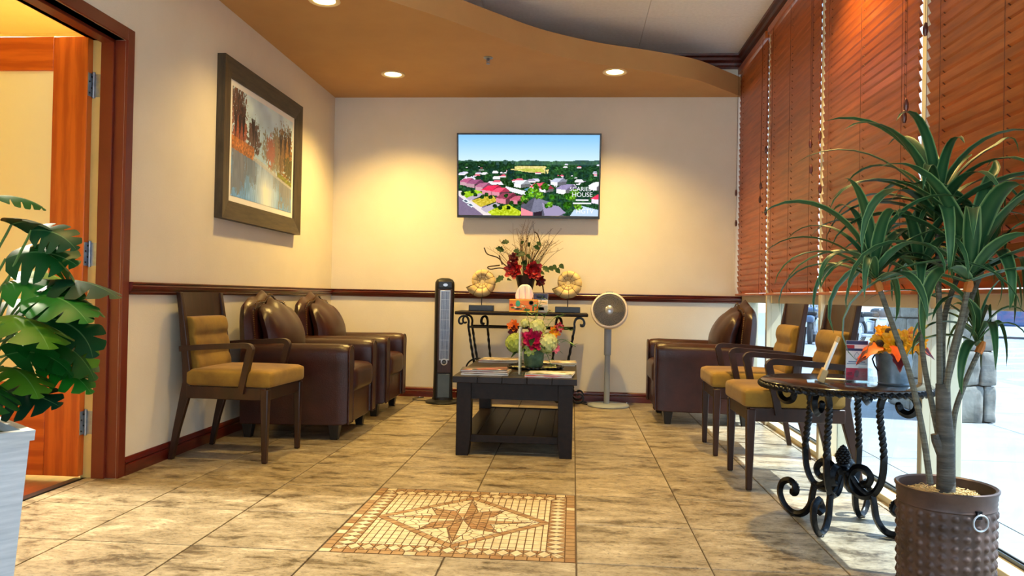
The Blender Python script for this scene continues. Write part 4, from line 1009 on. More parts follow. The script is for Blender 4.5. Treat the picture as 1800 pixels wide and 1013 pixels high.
petal_flower((.16, -.03, .26), .035, 3, [M_red1, M_pink], fl, tilt=(.5, -1, .2), seed=10); petal_flower((.14, -.06, .13), .035, 3, [M_pink], fl, tilt=(.5, -1, -.2), seed=11); petal_flower((-.02, -.07, .115), .04, 3, [M_hyd, M_hyd2], fl, tilt=(0, -1, -.2), seed=12); petal_flower((.0, -.05, .235), .04, 3, [M_bur], fl, tilt=(0, -1, .3), seed=13)
rg = random.Random(5)
for k in range(14):
    a = rg.uniform(0, 2 * PI); leaf((.09 * math.cos(a), .06 * math.sin(a), rg.uniform(.11, .2)), (math.cos(a), math.sin(a) * .6 - .3, rg.uniform(-.2, .5)), rg.uniform(.07, .11), .045, M_ivy, fl, droop=.4)
sprigs = [((0, 0, .2), (.02, -.02, .42)), ((-.02, 0, .2), (-.07, -.02, .40)), ((.03, 0, .2), (.10, -.01, .37)), ((.05, 0, .2), (.19, -.02, .34)), ((.08, -.02, .2), (.25, -.04, .24)), ((.1, -.03, .15), (.27, -.05, .14)), ((.05, -.04, .1), (.12, -.09, .01)), ((.0, 0, .2), (.05, .02, .46))]
for a, b in sprigs:
    a, b = Vector(a), Vector(b); md = (a + b) / 2 + Vector((0, -.02, .04)); pts = cr([a, md, b], 6)
    sp_ = MB().tube(pts, .0018, 5).build('sprig', M_lime, fl)
    for i in range(3, len(pts), 1):
        s_ = 1 if i % 2 else -1; leaf(pts[i], (s_ * .8 + rg.uniform(-.3, .3), -.4, rg.uniform(-.2, .6)), rg.uniform(.028, .045), .020, M_lime, sp_, droop=.2)

# ================================================================== CONSOLE TABLE
cn = thing('console_table', 'wrought iron console table with dark top against the back wall', 'table', (-.455, 3.905, 0))
MB().box(-.555, .555, -.185, .185, .755, .783).build('top', M_espresso, cn, bevel=(.008, 3))
def scroll(c, r0_, r1_, a0, a1, n=26): return [(c[0] + (r0_ + (r1_ - r0_) * k / n) * math.cos(a0 + (a1 - a0) * k / n), c[1] + (r0_ + (r1_ - r0_) * k / n) * math.sin(a0 + (a1 - a0) * k / n)) for k in range(n + 1)]
def iron(P2, place, r=.0085, tw=None, name='iron_scroll', parent=None, n=8):
    P3 = [place(a, b) for a, b in P2]
    if tw:
        tws = []; acc = 0
        for i in range(len(P3)):
            if tw[0] <= P2[i][1] <= tw[1] and tw[2] <= i: acc += tw[3]
            tws.append(acc)
        return MB().tube(P3, r, n, twist=tws, lobe=.16).build(name, M_iron, parent, ang=60)
    return MB().tube(P3, r, n).build(name, M_iron, parent, ang=60)
# leg path in (u outward, z)
def console_leg():
    top = [(v.x, v.y) for v in cr([(.058, .684, 0), (.070, .676, 0), (.086, .682, 0), (.092, .704, 0), (.080, .730, 0), (.052, .743, 0), (.022, .732, 0), (.008, .700, 0), (.010, .668, 0)], 5)]
    P = top + [(.008, .64), (.0, .60), (-.012, .52), (-.03, .42), (-.045, .34), (-.04, .27), (-.015, .20), (.01, .14)]
    q = cr([(a, b, 0) for a, b in P[len(top) - 1:]], 6)
    P = top[:-1] + [(v.x, v.y) for v in q]
    foot = scroll((.055, .085), .062, .022, PI - .6, 2 * PI + 1.9 + .4, 22)
    return P + foot
lp = console_leg()
lp = [(a, max(b, .011)) for a, b in lp]
for sx in (-1, 1):
    for yy in (-.12, .12):
        iron(lp, lambda u, z, s=sx, y=yy: (s * (.435 + u), y, z), .0095, (.36, .60, 40, .42), 'leg', cn)
    # inner legs turned to the front
    iron(lp, lambda u, z, s=sx: (s * (.285 + u * .55), -.05 - u * .84, z), .0095, (.36, .60, 40, .42), 'leg', cn)
    arc = [(.10 * math.cos(a), .30 + .085 * math.sin(a)) for a in [PI * k / 16 for k in range(17)]]
    iron(arc, lambda u, z, s=sx: (s * .36 + u, -.10, z), .0075, None, 'arch', cn)
MB().tube([(-.435, -.12, .652), (.435, -.12, .652)], .009, 8).build('stretcher', M_iron, cn); MB().tube([(-.435, .12, .652), (.435, .12, .652)], .009, 8).build('stretcher', M_iron, cn)
MB().tube([(-.46, 0, .30), (.46, 0, .30)], .009, 8).build('stretcher', M_iron, cn)
ZT = .784
# ammonite shells on stands
M_shell = mat('shell_cream', hx(222, 200, 146), .6, col2=hx(200, 174, 116), scale=14, bump=.2)
M_shg = mat('shell_groove', hx(104, 74, 34), .7)
def shell_thing(x, y, label, flip):
    t = thing('shell_sculpture', label, 'sculpture', (x, y, ZT), 0, 'shell sculptures')
    MB().box(-.107, .107, -.04, .04, 0, .050).build('base', M_black, t, bevel=(.003, 2))
    MB().tube([(0, 0, .05), (0, 0, .14)], .004, 8).build('rod', M_black, t)
    zc = .255; turns = 3.0; R0 = .150; nseg = 150
    mb = MB(); V = []; nr = 12
    a_end = -2.75
    for i in range(nseg + 1):
        q = i / nseg; a = a_end + q * turns * 2 * PI; Ro = R0 * (.235 ** (q * turns / turns)) ** 1.0 * (1 - .0 * q)
        Ro = R0 * math.exp(-q * 1.62); tr_ = Ro * .285; Rc = Ro - tr_
        rib = 1 + .085 * abs(math.sin(i * PI / 5.0)) - .06
        ctr = Vector((Rc * math.cos(a), 0, Rc * math.sin(a))); e = Vector((math.cos(a), 0, math.sin(a)))
        for k in range(nr):
            b = 2 * PI * k / nr; V.append(ctr + e * tr_ * rib * math.cos(b) + Vector((0, 1, 0)) * tr_ * 1.15 * rib * math.sin(b))
    F = [(i * nr + k, i * nr + (k + 1) % nr, (i + 1) * nr + (k + 1) % nr, (i + 1) * nr + k) for i in range(nseg) for k in range(nr)] + [tuple(range(nr))[::-1], tuple(nseg * nr + k for k in range(nr))]
    mb.add(V, F); mb.v = [(p[0] * flip, p[1], p[2] + zc) for p in [tuple(v) for v in mb.v]]
    sh = mb.build('shell', M_shell, t, ang=180)
    gm = MB()
    for i in range(0, int(nseg * .75), 5):                # dark suture lines between the chambers
        q = i / nseg; a = a_end + q * turns * 2 * PI; Ro = R0 * math.exp(-q * 1.62); tr_ = Ro * .285; Rc = Ro - tr_
        pts = []
        for k in range(7):
            b = -PI * k / 6 - 0.0
            e = Vector((math.cos(a), 0, math.sin(a))); p = e * Rc + e * tr_ * .955 * math.cos(b) + Vector((0, 1, 0)) * tr_ * 1.15 * .955 * math.sin(b); pts.append((p.x * flip, p.y, p.z + zc))
        gm.tube(pts, .0026 * (.4 + .6 * Ro / R0), 5)
    sp_l = []
    for i in range(0, nseg - 8):                          # groove between the whorls
        q = i / nseg; a = a_end + q * turns * 2 * PI; Ro = R0 * math.exp(-q * 1.62); tr_ = Ro * .285; rin = R0 * math.exp(-min(1, q + 1 / turns) * 1.62)
        sp_l.append((rin * math.cos(a) * flip, -tr_ * .80, rin * math.sin(a) + zc))
    gm.tube(sp_l, [.0030 * (1 - .6 * i / len(sp_l)) for i in range(len(sp_l))], 5)
    gm.build('suture_lines', M_shg, sh, stuff=True)
    return t
shell_thing(-.813, 3.965, 'cream ammonite shell sculpture left of the flower vase', 1)
shell_thing(-.072, 3.965, 'cream ammonite shell sculpture right of the flower vase', 1)
# vase with red flowers, ivy and twigs
va = thing('flower_vase', 'dark vase of red flowers, ivy and bare twigs under the television', 'flowers', (-.438, 3.99, ZT))
MB().lathe([(0, 0), (.050, 0), (.052, .01), (.045, .04), (.048, .10), (.060, .18), (.078, .26), (.094, .305), (.098, .312), (.090, .310), (.07, .25), (0, .24)], 32).build('vase', mat('dark_vase', hx(36, 26, 28), .35, col2=hx(24, 18, 22), scale=8), va)
petal_flower((-.10, -.06, .36), .085, 5, [M_red1, M_red2], va, tilt=(-.4, -1, .2), seed=21, label='red fabric flower'); petal_flower((.07, -.08, .35), .09, 5, [M_red1, M_red1, M_red2], va, tilt=(.3, -1, .1), seed=22); petal_flower((-.10, -.03, .46), .06, 4, [M_red2, M_bur], va, tilt=(-.3, -1, .6), seed=23); petal_flower((.12, -.03, .27), .055, 4, [M_red2], va, tilt=(.7, -1, -.3), seed=24)
rg = random.Random(9)
for k, (x, z, s_) in enumerate([(-.19, .52, .085), (-.15, .60, .075), (-.09, .53, .075), (.0, .50, .09), (.04, .46, .09), (-.03, .43, .08), (.12, .54, .075), (.11, .43, .085), (.16, .39, .075), (.10, .60, .055), (-.18, .30, .085), (-.13, .27, .07), (.02, .56, .06), (.05, .40, .08), (-.05, .58, .05), (.16, .33, .06)]):
    leaf((x + rg.uniform(-.01, .01), -.05 + rg.uniform(-.03, .03), z), (rg.uniform(-.8, .8), -.35, rg.uniform(-.6, .4)), s_, s_ * .95, M_ivy, va, up=(rg.uniform(-.2, .2), -1, .5), droop=.15, lob=3)
for k in range(56):
    x1 = rg.gauss(.04, .15); x1 = max(-.30, min(.32, x1)); z1 = .60 + rg.uniform(-.02, .20) - .25 * abs(x1 - .02)
    if k < 8: x1 = .12 + rg.uniform(.05, .22); z1 = rg.uniform(.52, .68)
    if 8 <= k < 13: x1 = -rg.uniform(.2, .36); z1 = rg.uniform(.48, .64)
    y1 = rg.uniform(-.12, .06); b = Vector((x1, y1, z1)); a = Vector((x1 * .12, 0, .28)); md = a.lerp(b, .55) + Vector((rg.uniform(-.05, .05), 0, .05))
    pts = cr([a, md, b], 5); tw_ = MB().tube(pts, [.0030 - .0018 * i / (len(pts) - 1) for i in range(len(pts))], 4)
    for q in (5, 7, 8):
        p = pts[q]; tw_.tube([p, p + Vector((rg.uniform(-.05, .05), rg.uniform(-.02, .02), rg.uniform(.01, .05)))], .0010, 4)
    tw_.build('twig', M_twig if k % 3 else M_twigl, va)
for P in ([(0, 0, .3), (.06, -.02, .45), (.12, -.02, .56), (.10, -.02, .66), (.07, -.02, .69)], [(-.05, -.02, .32), (-.18, -.04, .40), (-.24, -.04, .46), (-.33, -.05, .49), (-.36, -.05, .545)], [(-.08, -.04, .31), (-.2, -.05, .37), (-.3, -.06, .36), (-.32, -.06, .38), (-.22, -.06, .395)], [(-.2, -.05, .40), (-.23, -.05, .48)], [(.10, -.03, .38), (.18, -.03, .385), (.25, -.03, .37), (.31, -.03, .40)], [(.09, -.07, .3), (.15, -.08, .22), (.17, -.08, .12), (.18, -.08, .06)]):
    MB().tube(cr(P, 6), .0052 if P[0][0] == 0 or P[1][0] < 0 else .003, 6).build('branch', M_twig, va)
for x, z in ((.23, .40), (.26, .37), (.29, .41), (.20, .39)): leaf((x, -.03, z), (.5, -.4, -.3), .055, .05, M_ivy, va, up=(0, -1, .3))
gm = MB()
for k in range(14): gm.sphere((.15 + .03 * k / 13, -.085, .235 - .014 * k), (.007, .007, .009), 6, 4)
gm.build('berry_strand', M_twig, va, stuff=True)
# tissue box
tb = thing('tissue_box', 'orange patterned tissue box with a tissue sticking out', 'tissue box', (-.438, 3.795, ZT))
M_tbx = mat('tissue_box_orange', hx(240, 140, 40), .45, col2=hx(232, 110, 30), scale=14)
MB().box(-.118, .118, -.055, .055, 0, .108).build('box', M_tbx, tb, bevel=(.003, 2))
M_teal = mat('print_teal', hx(60, 170, 140), .5); M_pgreen = mat('print_green', hx(70, 110, 40), .5); M_pyel = mat('print_yellow', hx(236, 196, 60), .5); M_pblk = mat('print_dark', hx(40, 46, 30), .5); M_pcrm = mat('print_cream', hx(248, 226, 180), .5)
def prints(items, parent, yf):
    for x0, x1, z0, z1, m, kind in items:
        n_ = 4 if kind == 'r' else 12
        P = [(x0, z0), (x1, z0), (x1, z1), (x0, z1)] if kind == 'r' else [((x0 + x1) / 2 + (x1 - x0) / 2 * math.cos(2 * PI * k / n_), (z0 + z1) / 2 + (z1 - z0) / 2 * math.sin(2 * PI * k / n_)) for k in range(n_)]
        MB().prism(P, yf - .0006, yf, ax='y').build('printed_shape', m, parent, smooth=False)
prints([(-.117, .117, .002, .012, M_pyel, 'r'), (-.117, .117, .098, .107, M_pyel, 'r'), (-.065, -.025, .045, .098, M_teal, 'o'), (-.112, -.085, .05, .07, M_red1, 'o'), (-.075, -.01, .02, .035, M_pblk, 'o'), (-.08, -.055, .028, .05, M_pcrm, 'o'), (-.02, .02, .045, .058, M_pcrm, 'o'), (.045, .085, .06, .098, M_pblk, 'o'), (.052, .08, .066, .094, M_pcrm, 'o'), (.075, .09, .01, .06, M_pgreen, 'r'), (.09, .112, .05, .07, M_teal, 'o'), (0, .06, .01, .03, M_pgreen, 'o'), (-.11, -.08, .08, .095, M_org, 'o'), (-.105, -.07, .03, .042, M_pgreen, 'o')], tb, -.0552)
def tis(u, v):
    a = (u - .5) * 2; w_ = .056 + .018 * math.sin(PI * min(1, v * .8 + .2)); z = .105 + .128 * v * (1 - .25 * abs(a) ** 3)
    return (a * w_ + .008 * v, .016 * math.sin(a * 9 + v * 2) * (.3 + .7 * v) * (1 - .4 * v), z)
MB().grid(tis, 28, 10).build('tissue', M_white, tb, solid=.0012, ang=180)
# info card
cd = thing('info_card', 'blue and white printed card leaning behind the tissue box', 'card', (-.30, 3.86, ZT))
MB().box(-.062, .062, 0, .004, 0, .158).build('card', M_white, cd, smooth=False)
M_navy = mat('print_navy', hx(40, 52, 100), .5); M_lgrey = mat('print_grey', hx(170, 180, 184), .5)
prints([(-.06, .06, .108, .157, M_navy, 'r'), (-.055, -.012, .066, .10, M_pcrm, 'r'), (-.005, .058, .066, .10, M_pcrm, 'r'), (-.06, .06, .004, .058, M_lgrey, 'r'), (-.02, .03, .018, .044, M_navy, 'r'), (-.035, .035, .122, .128, M_lgrey, 'r'), (-.035, .035, .134, .140, M_lgrey, 'r'), (.0, .053, .078, .082, M_navy, 'r')], cd, -.0002)

# ================================================================== FANS
tf = thing('tower_fan', 'tall black tower fan with a silver grille left of the console table', 'fan', (-1.118, 3.845, 0), math.radians(14))
M_fanb = mat('fan_charcoal', hx(26, 26, 28), .42, col2=hx(22, 22, 24), spec=.3); M_fanw = mat('fan_woodgrain', hx(58, 28, 14), .4, col2=hx(36, 17, 8), scale=8, stretch=(8, 8, 1)); M_silver = mat('fan_silver', hx(196, 200, 208), .3, metal=.7, col2=hx(180, 184, 192)); M_fang = mat('fan_inner', hx(70, 86, 120), .5, col2=hx(50, 60, 90), scale=20)
MB().lathe([(0, 0), (.142, 0), (.146, .008), (.14, .018), (.09, .03), (.085, .05), (0, .05)], 40).build('base', M_fanb, tf)
def fan_xs(w_, d_, r_, n=6):
    P = []
    for cx, cy, a0 in ((w_ - r_, d_ - r_, 0), (-w_ + r_, d_ - r_, PI / 2), (-w_ + r_, -d_ + r_, PI), (w_ - r_, -d_ + r_, 1.5 * PI)):
        for k in range(n + 1): a = a0 + PI / 2 * k / n; P.append((cx + r_ * math.cos(a), cy + r_ * math.sin(a)))
    return P
V = []; secs = [(.045, .080, .07), (.30, .078, .068), (1.0, .080, .070), (1.035, .078, .066), (1.055, .066, .05), (1.062, .04, .03)]
for z, w_, d_ in secs: V += [(x, y, z - (.012 * abs(x) / .08 if z > 1 else 0)) for x, y in fan_xs(w_, d_, min(.03, d_ * .5))]
n = 28
MB().add(V, [tuple(range(n))[::-1], tuple(range(len(V) - n, len(V)))] + [(i * n + k, i * n + (k + 1) % n, i * n + n + (k + 1) % n, i * n + n + k) for i in range(len(secs) - 1) for k in range(n)]).build('body', M_fanb, tf, ang=45)
MB().box(-.058, .058, -.077, -.068, .26, .965).build('front_panel', M_fanw, tf, bevel=(.004, 2))
MB().box(-.05, .05, -.075, -.066, .05, .25).build('lower_panel', mat('fan_bluegrey', hx(70, 84, 96), .4, col2=hx(60, 74, 86)), tf, bevel=(.004, 2))
MB().box(-.056, .056, -.079, -.066, .975, 1.03).build('control_panel', M_black, tf, bevel=(.004, 2))
MB().lathe([(0, 0), (.02, 0), (.02, .003), (0, .003)], 16, (0, -.079, 1.0), ax='y', sx=1, sy=.6).build('button', M_silver, tf)
gr = MB().box(-.043, .043, -.083, -.076, .945, .955).box(-.043, .043, -.083, -.076, .365, .375).box(-.043, -.036, -.083, -.076, .365, .955).box(.036, .043, -.083, -.076, .365, .955).build('grille_frame', M_silver, tf, bevel=(.002, 1), ang=30)
gr['kind'] = 'part' if False else 'stuff'
MB().box(-.037, .037, -.0785, -.0765, .372, .95).build('grille_backing', M_fang, tf, smooth=False)
for k in range(8):
    x = -.031 + .0088 * k; MB().box(x - .0014, x + .0014, -.0825, -.078, .372, .95).build('grille_bar', M_silver, gr, smooth=False)
for k in range(6): MB().box(-.037, .037, -.0815, -.079, .45 + .085 * k, .4525 + .085 * k).build('grille_crossbar', M_silver, gr, smooth=False)
lg = MB().lathe([(0, 0), (.027, 0), (.029, .003), (.022, .006), (0, .006)], 24, (0, -.077, .352), ax='y').build('badge', M_silver, tf)
MB().lathe([(0, .006), (.019, .006), (.019, .0075), (0, .0075)], 24, (0, -.077, .352), ax='y').build('badge_face', M_black, lg)
text_mesh('lettering', 'LASKO', .009, M_silver, lg, (0, -.0852, .352), (PI / 2, 0, 0))
del gr['kind']
tag(MB().tube(cr([(-1.33, 4.10, .006), (-1.40, 4.02, .006), (-1.38, 3.93, .006), (-1.28, 3.90, .006), (-1.20, 3.90, .006)], 6), .004, 6).build('power_cord', M_black), 'black power cord of the tower fan on the floor in the back left corner', 'cord')
pf = thing('pedestal_fan', 'white round pedestal fan on a grey pole right of the console table', 'fan', (.288, 3.925, 0))
M_greyp = mat('fan_grey_paint', hx(150, 158, 166), .4, col2=hx(142, 150, 158)); M_whp = mat('fan_white_plastic', hx(226, 214, 206), .4, col2=hx(220, 208, 200))
MB().lathe([(0, 0), (.172, 0), (.176, .008), (.17, .018), (.155, .022), (0, .024)], 48).build('base', M_greyp, pf)
MB().lathe([(.024, .02), (.024, .43), (.03, .435), (.031, .66), (.02, .68), (0, .68)], 20, (-.016, 0, 0)).build('pole', M_greyp, pf)
HM = Matrix.Translation((-.008, -.05, .812)) @ Matrix.Rotation(math.radians(-12), 4, 'X') @ Matrix.Rotation(math.radians(-6), 4, 'Z')
drum = MB().lathe([(.118, .105), (.135, .09), (.155, .04), (.156, .0), (.150, -.022), (.138, -.026), (.136, -.018), (.136, 0), (.12, .03), (.09, .10), (.118, .105)], 48, ax='y')
drum.v = [(p[0], -p[1] * -1 * -1, p[2]) for p in drum.v]
drum.v = [(p[0], p[1], p[2]) for p in drum.v]
head = drum.xf(HM).build('head_housing', M_whp, pf)
MB().lathe([(0, .02), (.137, .02), (.137, .024), (0, .024)], 40, ax='y').xf(Matrix(HM) @ Matrix.Diagonal((1, -1, 1, 1))).build('back_disc', M_black, pf)
bl = MB()
for k in range(5):
    a0 = k * 2 * PI / 5
    def bf(u, v, a0=a0):
        r_ = .03 + .095 * u; a = a0 + (v - .5) * 1.0 + u * .5; return (r_ * math.cos(a), -.004 + .014 * (v - .5), r_ * math.sin(a))
    bl.grid(bf, 6, 5)
bl.xf(HM).build('blades', mat('fan_blade_grey', hx(40, 38, 40), .5), pf, ang=180, stuff=True)
gw = MB()
for k in range(52):
    a0 = 2 * PI * k / 52; P = []
    for i in range(9):
        t = i / 8; r_ = .036 + .102 * t; a = a0 + 1.15 * t; P.append((r_ * math.cos(a), -.018 - .012 * (1 - t * t), r_ * math.sin(a)))
    gw.tube(P, .0011, 4, caps=False)
gw.xf(HM).build('grille_wires', mat('grille_wire_grey', hx(150, 146, 148), .4), head, stuff=True)
MB().lathe([(0, .036), (.026, .034), (.036, .028), (.038, .02), (0, .02)], 28, ax='y').xf(HM).build('hub_cap', M_silver, pf)
tm = text_mesh('lettering', 'Shark', .016, M_black, pf, (0, 0, 0), (0, 0, 0)); tm.matrix_local = HM @ Matrix.Translation((0, -.0365, 0)) @ Matrix.Rotation(PI / 2, 4, 'X')
MB().box(-.03, .03, -.02, -.008, .146, .158).xf(HM).build('top_button', M_greyp, pf, bevel=(.002, 1))
tag(MB().tube(cr([(.108, 3.95, .006), (.07, 4.0, .006), (.02, 4.04, .006), (-.04, 4.0, .006), (-.10, 4.06, .006), (-.02, 4.14, .006), (.09, 4.12, .006), (.10, 4.06, .006), (.03, 4.05, .012)], 6), .004, 6).build('power_cord', M_black), 'black power cord of the pedestal fan by the baseboard', 'cord')

# ================================================================== ROUND IRON TABLE
RT = (1.088, .585); rtz = .595
rt = thing('round_iron_table', 'round dark table on scrolled wrought iron legs by the window', 'table', (RT[0], RT[1], 0), math.radians(4))
MB().lathe([(0, rtz - .018), (.318, rtz - .018), (.326, rtz - .012), (.328, rtz - .004), (.322, rtz), (0, rtz)], 64).build('top', mat('dark_glossy_top', hx(46, 34, 30), .16, col2=hx(32, 24, 22), scale=5, stretch=(1, 6, 1), coat=.4), rt)
MB().tube([(.326 * math.cos(2 * PI * k / 360), .326 * math.sin(2 * PI * k / 360), rtz - .020) for k in range(360)], .0105, 8, closed=True, twist=2 * PI * 34 / 360, lobe=-.34).build('rope_edge', M_iron, rt)
MB().lathe([(.20, rtz - .03), (.212, rtz - .03), (.212, rtz - .018), (.20, rtz - .018), (.20, rtz - .03)], 48).build('under_ring', M_iron, rt)
def sp(P, n=7): return [(v.x, v.y) for v in cr([(a, b, 0) for a, b in P], n)]
S_up = [(.212, .520), (.222, .498), (.248, .488), (.272, .502), (.281, .530), (.262, .560), (.218, .572), (.172, .562), (.148, .53), (.142, .48), (.148, .42), (.156, .36), (.160, .29), (.152, .215), (.124, .160), (.080, .140), (.040, .160), (.028, .205), (.050, .246), (.088, .250), (.110, .222), (.100, .192), (.078, .188)]
S_ft = [(.118, .150), (.126, .110), (.136, .06), (.164, .022), (.205, .012), (.246, .036), (.270, .085), (.262, .130), (.232, .148), (.206, .134), (.202, .106), (.220, .096)]
C_ft = [(.150, .20), (.19, .155), (.215, .14)]
for k in range(4):
    a = PI / 4 + k * PI / 2
    pl_ = lambda u, z, a=a: (u * math.cos(a), u * math.sin(a), z)
    P = sp(S_up); tws = []; acc = 0
    for q in P:
        if .30 < q[1] < .50 and .13 < q[0] < .17: acc += .62
        tws.append(acc)
    lgm = MB().tube([pl_(*q) for q in P], .0130, 8, twist=tws, lobe=.17).sphere(pl_(.212, .520), .014, 8, 6).sphere(pl_(.078, .188), .014, 8, 6).build('leg', M_iron, rt, ang=60)
    P = sp(S_ft); MB().tube([pl_(*q) for q in P], [.0130 if i < len(P) - 14 else .0130 + .004 * math.sin(PI * (i - len(P) + 14) / 14) for i in range(len(P))], 8, lobe=.12).build('foot_scroll', M_iron, lgm, ang=60)
    lf = MB()
    for j in range(7):                                   # ribbed leaf end of the foot scroll
        b = j * .34; lf.tube([pl_(.222 + .04 * math.cos(1.5 + b) * f_, .115 + .04 * math.sin(1.5 + b) * f_) for f_ in (.3, .7, 1.0)], [.003, .008, .005], 5)
    lf.build('leaf_ornament', M_iron, lgm)
    MB().tube([pl_(*q) for q in sp([(.0, .235), (.03, .215), (.06, .178), (.095, .152), (.128, .158)])], .0130, 8).build('brace', M_iron, rt)
    MB().lathe([(0, 0), (.013, 0), (.014, .006), (.009, .011), (0, .012)], 12, pl_(.205, 0)).build('foot_pad', M_black, lgm)
fin = MB().lathe([(0, .222), (.026, .226), (.030, .234), (.022, .242), (.014, .246), (.026, .252), (.024, .258), (.018, .262), (.020, .268)], 20)
fm = fin.build('finial', M_iron, rt)
pc = MB()
for i in range(7):
    z = .266 + i * .0095; r_ = .024 * math.sin(PI * (.30 + .62 * i / 6)) ** .9
    for k in range(9):
        a = 2 * PI * (k + .5 * (i % 2)) / 9; pc.sphere((r_ * math.cos(a), r_ * math.sin(a), z), (.0085, .0085, .007), 6, 4)
pc.lathe([(0, .262), (.018, .265), (.022, .285), (.016, .315), (.006, .332), (0, .336)], 12)
pc.build('pinecone', M_iron, fm, ang=60, stuff=True)
# things on the round table
TZ = rtz + .001
sf_ = thing('photo_frame', 'tilted white acrylic frame in a wooden foot seen from its edge on the round table', 'frame', (.972, .52, TZ), math.radians(-15))
M_ltw = mat('light_wood', hx(206, 174, 116), .5, col2=hx(182, 148, 92), scale=9)
def tilt(mb, a=-20): return mb.xf(Matrix.Translation((0, 0, .004)) @ Matrix.Rotation(math.radians(a) * -1, 4, 'Y'))
tilt(MB().box(-.012, .012, -.055, .055, 0, .052)).build('wooden_foot', M_ltw, sf_, bevel=(.003, 2))
tilt(MB().box(-.0045, .0045, -.05, .05, .03, .192)).build('panel', M_white, sf_, bevel=(.002, 1))
tilt(MB().box(-.0052, .0052, -.051, .051, .170, .193)).build('panel_edge', M_ltw, sf_, bevel=(.001, 1))
MB().box(-.05, .05, -.055, .055, 0, .003).build('acrylic_base', M_acryl, sf_, smooth=False)
o = tag(MB().box(-.05, .05, -.03, .03, 0, .0006).build('paper_slip', M_white, smooth=False), 'small white paper slip lying on the round table', 'paper'); o.location = (1.075, .665, TZ); o.rotation_euler = (0, 0, -.25)
ck = thing('card_holder', 'small clear acrylic card holder on the round table', 'card holder', (1.085, .42, TZ), math.radians(12))
MB().box(-.04, .04, -.045, .045, 0, .003).hexa([(-.004, -.045, .003), (0, -.045, .003), (0, .045, .003), (-.004, .045, .003), (.026, -.045, .07), (.03, -.045, .07), (.03, .045, .07), (.026, .045, .07)]).hexa([(.034, -.045, .003), (.037, -.045, .003), (.037, .045, .003), (.034, .045, .003), (.028, -.045, .07), (.031, -.045, .07), (.031, .045, .07), (.028, .045, .07)]).build('acrylic_holder', M_acryl, ck, smooth=False)
br = thing('brochure', 'white brochure with a red lower panel standing on the round table', 'brochure', (1.128, .56, TZ), math.radians(-8))
MB().box(-.042, .042, 0, .003, .006, .168).build('sheet', M_white, br, smooth=False)
M_crim = mat('print_crimson', hx(190, 24, 62), .5); M_txtg = mat('print_bluegrey', hx(120, 136, 160), .5)
prints([(-.041, .041, .152, .167, M_navy, 'r'), (-.041, -.01, .136, .150, M_red1, 'r'), (-.041, .041, .126, .136, M_navy, 'r'), (-.041, .041, .007, .056, M_crim, 'r'), (-.010, .010, .018, .048, M_lgrey, 'o'), (-.036, -.016, .034, .037, M_lgrey, 'r'), (-.036, -.016, .027, .030, M_lgrey, 'r'), (.016, .036, .036, .039, M_lgrey, 'r'), (.016, .036, .029, .032, M_lgrey, 'r'), (-.038, .038, .072, .075, M_txtg, 'r')], br, -.0002)
for a, b in (((-.011, .105), (0, .122)), ((0, .122), (.011, .105)), ((.011, .105), (0, .088)), ((0, .088), (-.011, .105))): MB().bar((a[0], -.0006, a[1]), (b[0], -.0006, b[1]), .0016, .0006, up=(0, 1, 0)).build('diamond_mark', M_txtg, br, smooth=False)
prints([(-.032, .032, .079, .084, M_txtg, 'r')], br, -.0002)
MB().box(-.046, .046, -.022, .03, 0, .003).box(-.046, .046, -.006, -.003, .003, .02).box(-.046, .046, .004, .007, .003, .05).build('acrylic_stand', M_acryl, br, smooth=False)
bk = thing('flower_bucket', 'galvanised bucket of sunflowers and autumn leaves on the round table', 'flowers', (1.245, .485, TZ))
M_galv = mat('galvanised_steel', hx(150, 162, 172), .38, metal=.8, col2=hx(96, 110, 122), scale=10, detail=7)
MB().lathe([(0, 0), (.058, 0), (.060, .006), (.057, .010), (.070, .120), (.074, .126), (.074, .132), (.068, .130), (.066, .10), (0, .09)], 36).build('bucket', M_galv, bk)
MB().tube([(-.074, 0, .118), (-.084, 0, .10), (-.082, -.02, .075), (-.072, -.03, .055)], .003, 6).build('handle', M_iron, bk)
rg = random.Random(12)
for k, (x, y, z, R_, tl) in enumerate([(-.005, -.05, .165, .062, (-.2, -1, .5)), (.06, -.04, .18, .055, (.4, -1, .6)), (-.02, .01, .20, .055, (0, -.5, 1)), (.08, .02, .16, .05, (.8, -.6, .4)), (-.06, -.02, .16, .045, (-.8, -.8, .4))]):
    fo = petal_flower((x, y, z), R_, 2, [M_yel, M_org] if k % 2 else [M_yel], bk, npet=13, tilt=tl, cup=.35, seed=30 + k, name='sunflower'); MB().sphere(Vector((x, y, z)) + Vector(tl).normalized() * .010, (.016, .016, .016), 10, 6).build('flower_centre', M_twig, fo)
for k in range(16):
    a = rg.uniform(0, 2 * PI) if k > 4 else PI + rg.uniform(-.5, .5)
    leaf((.055 * math.cos(a), -.02 + .05 * math.sin(a), rg.uniform(.125, .17)), (math.cos(a), math.sin(a) - .3, rg.uniform(-.3, .35)), rg.uniform(.07, .10), .075, M_ro if k % 3 else M_bur, bk, name='maple_leaf', droop=.55, lob=3, up=(0, -.5, .8))

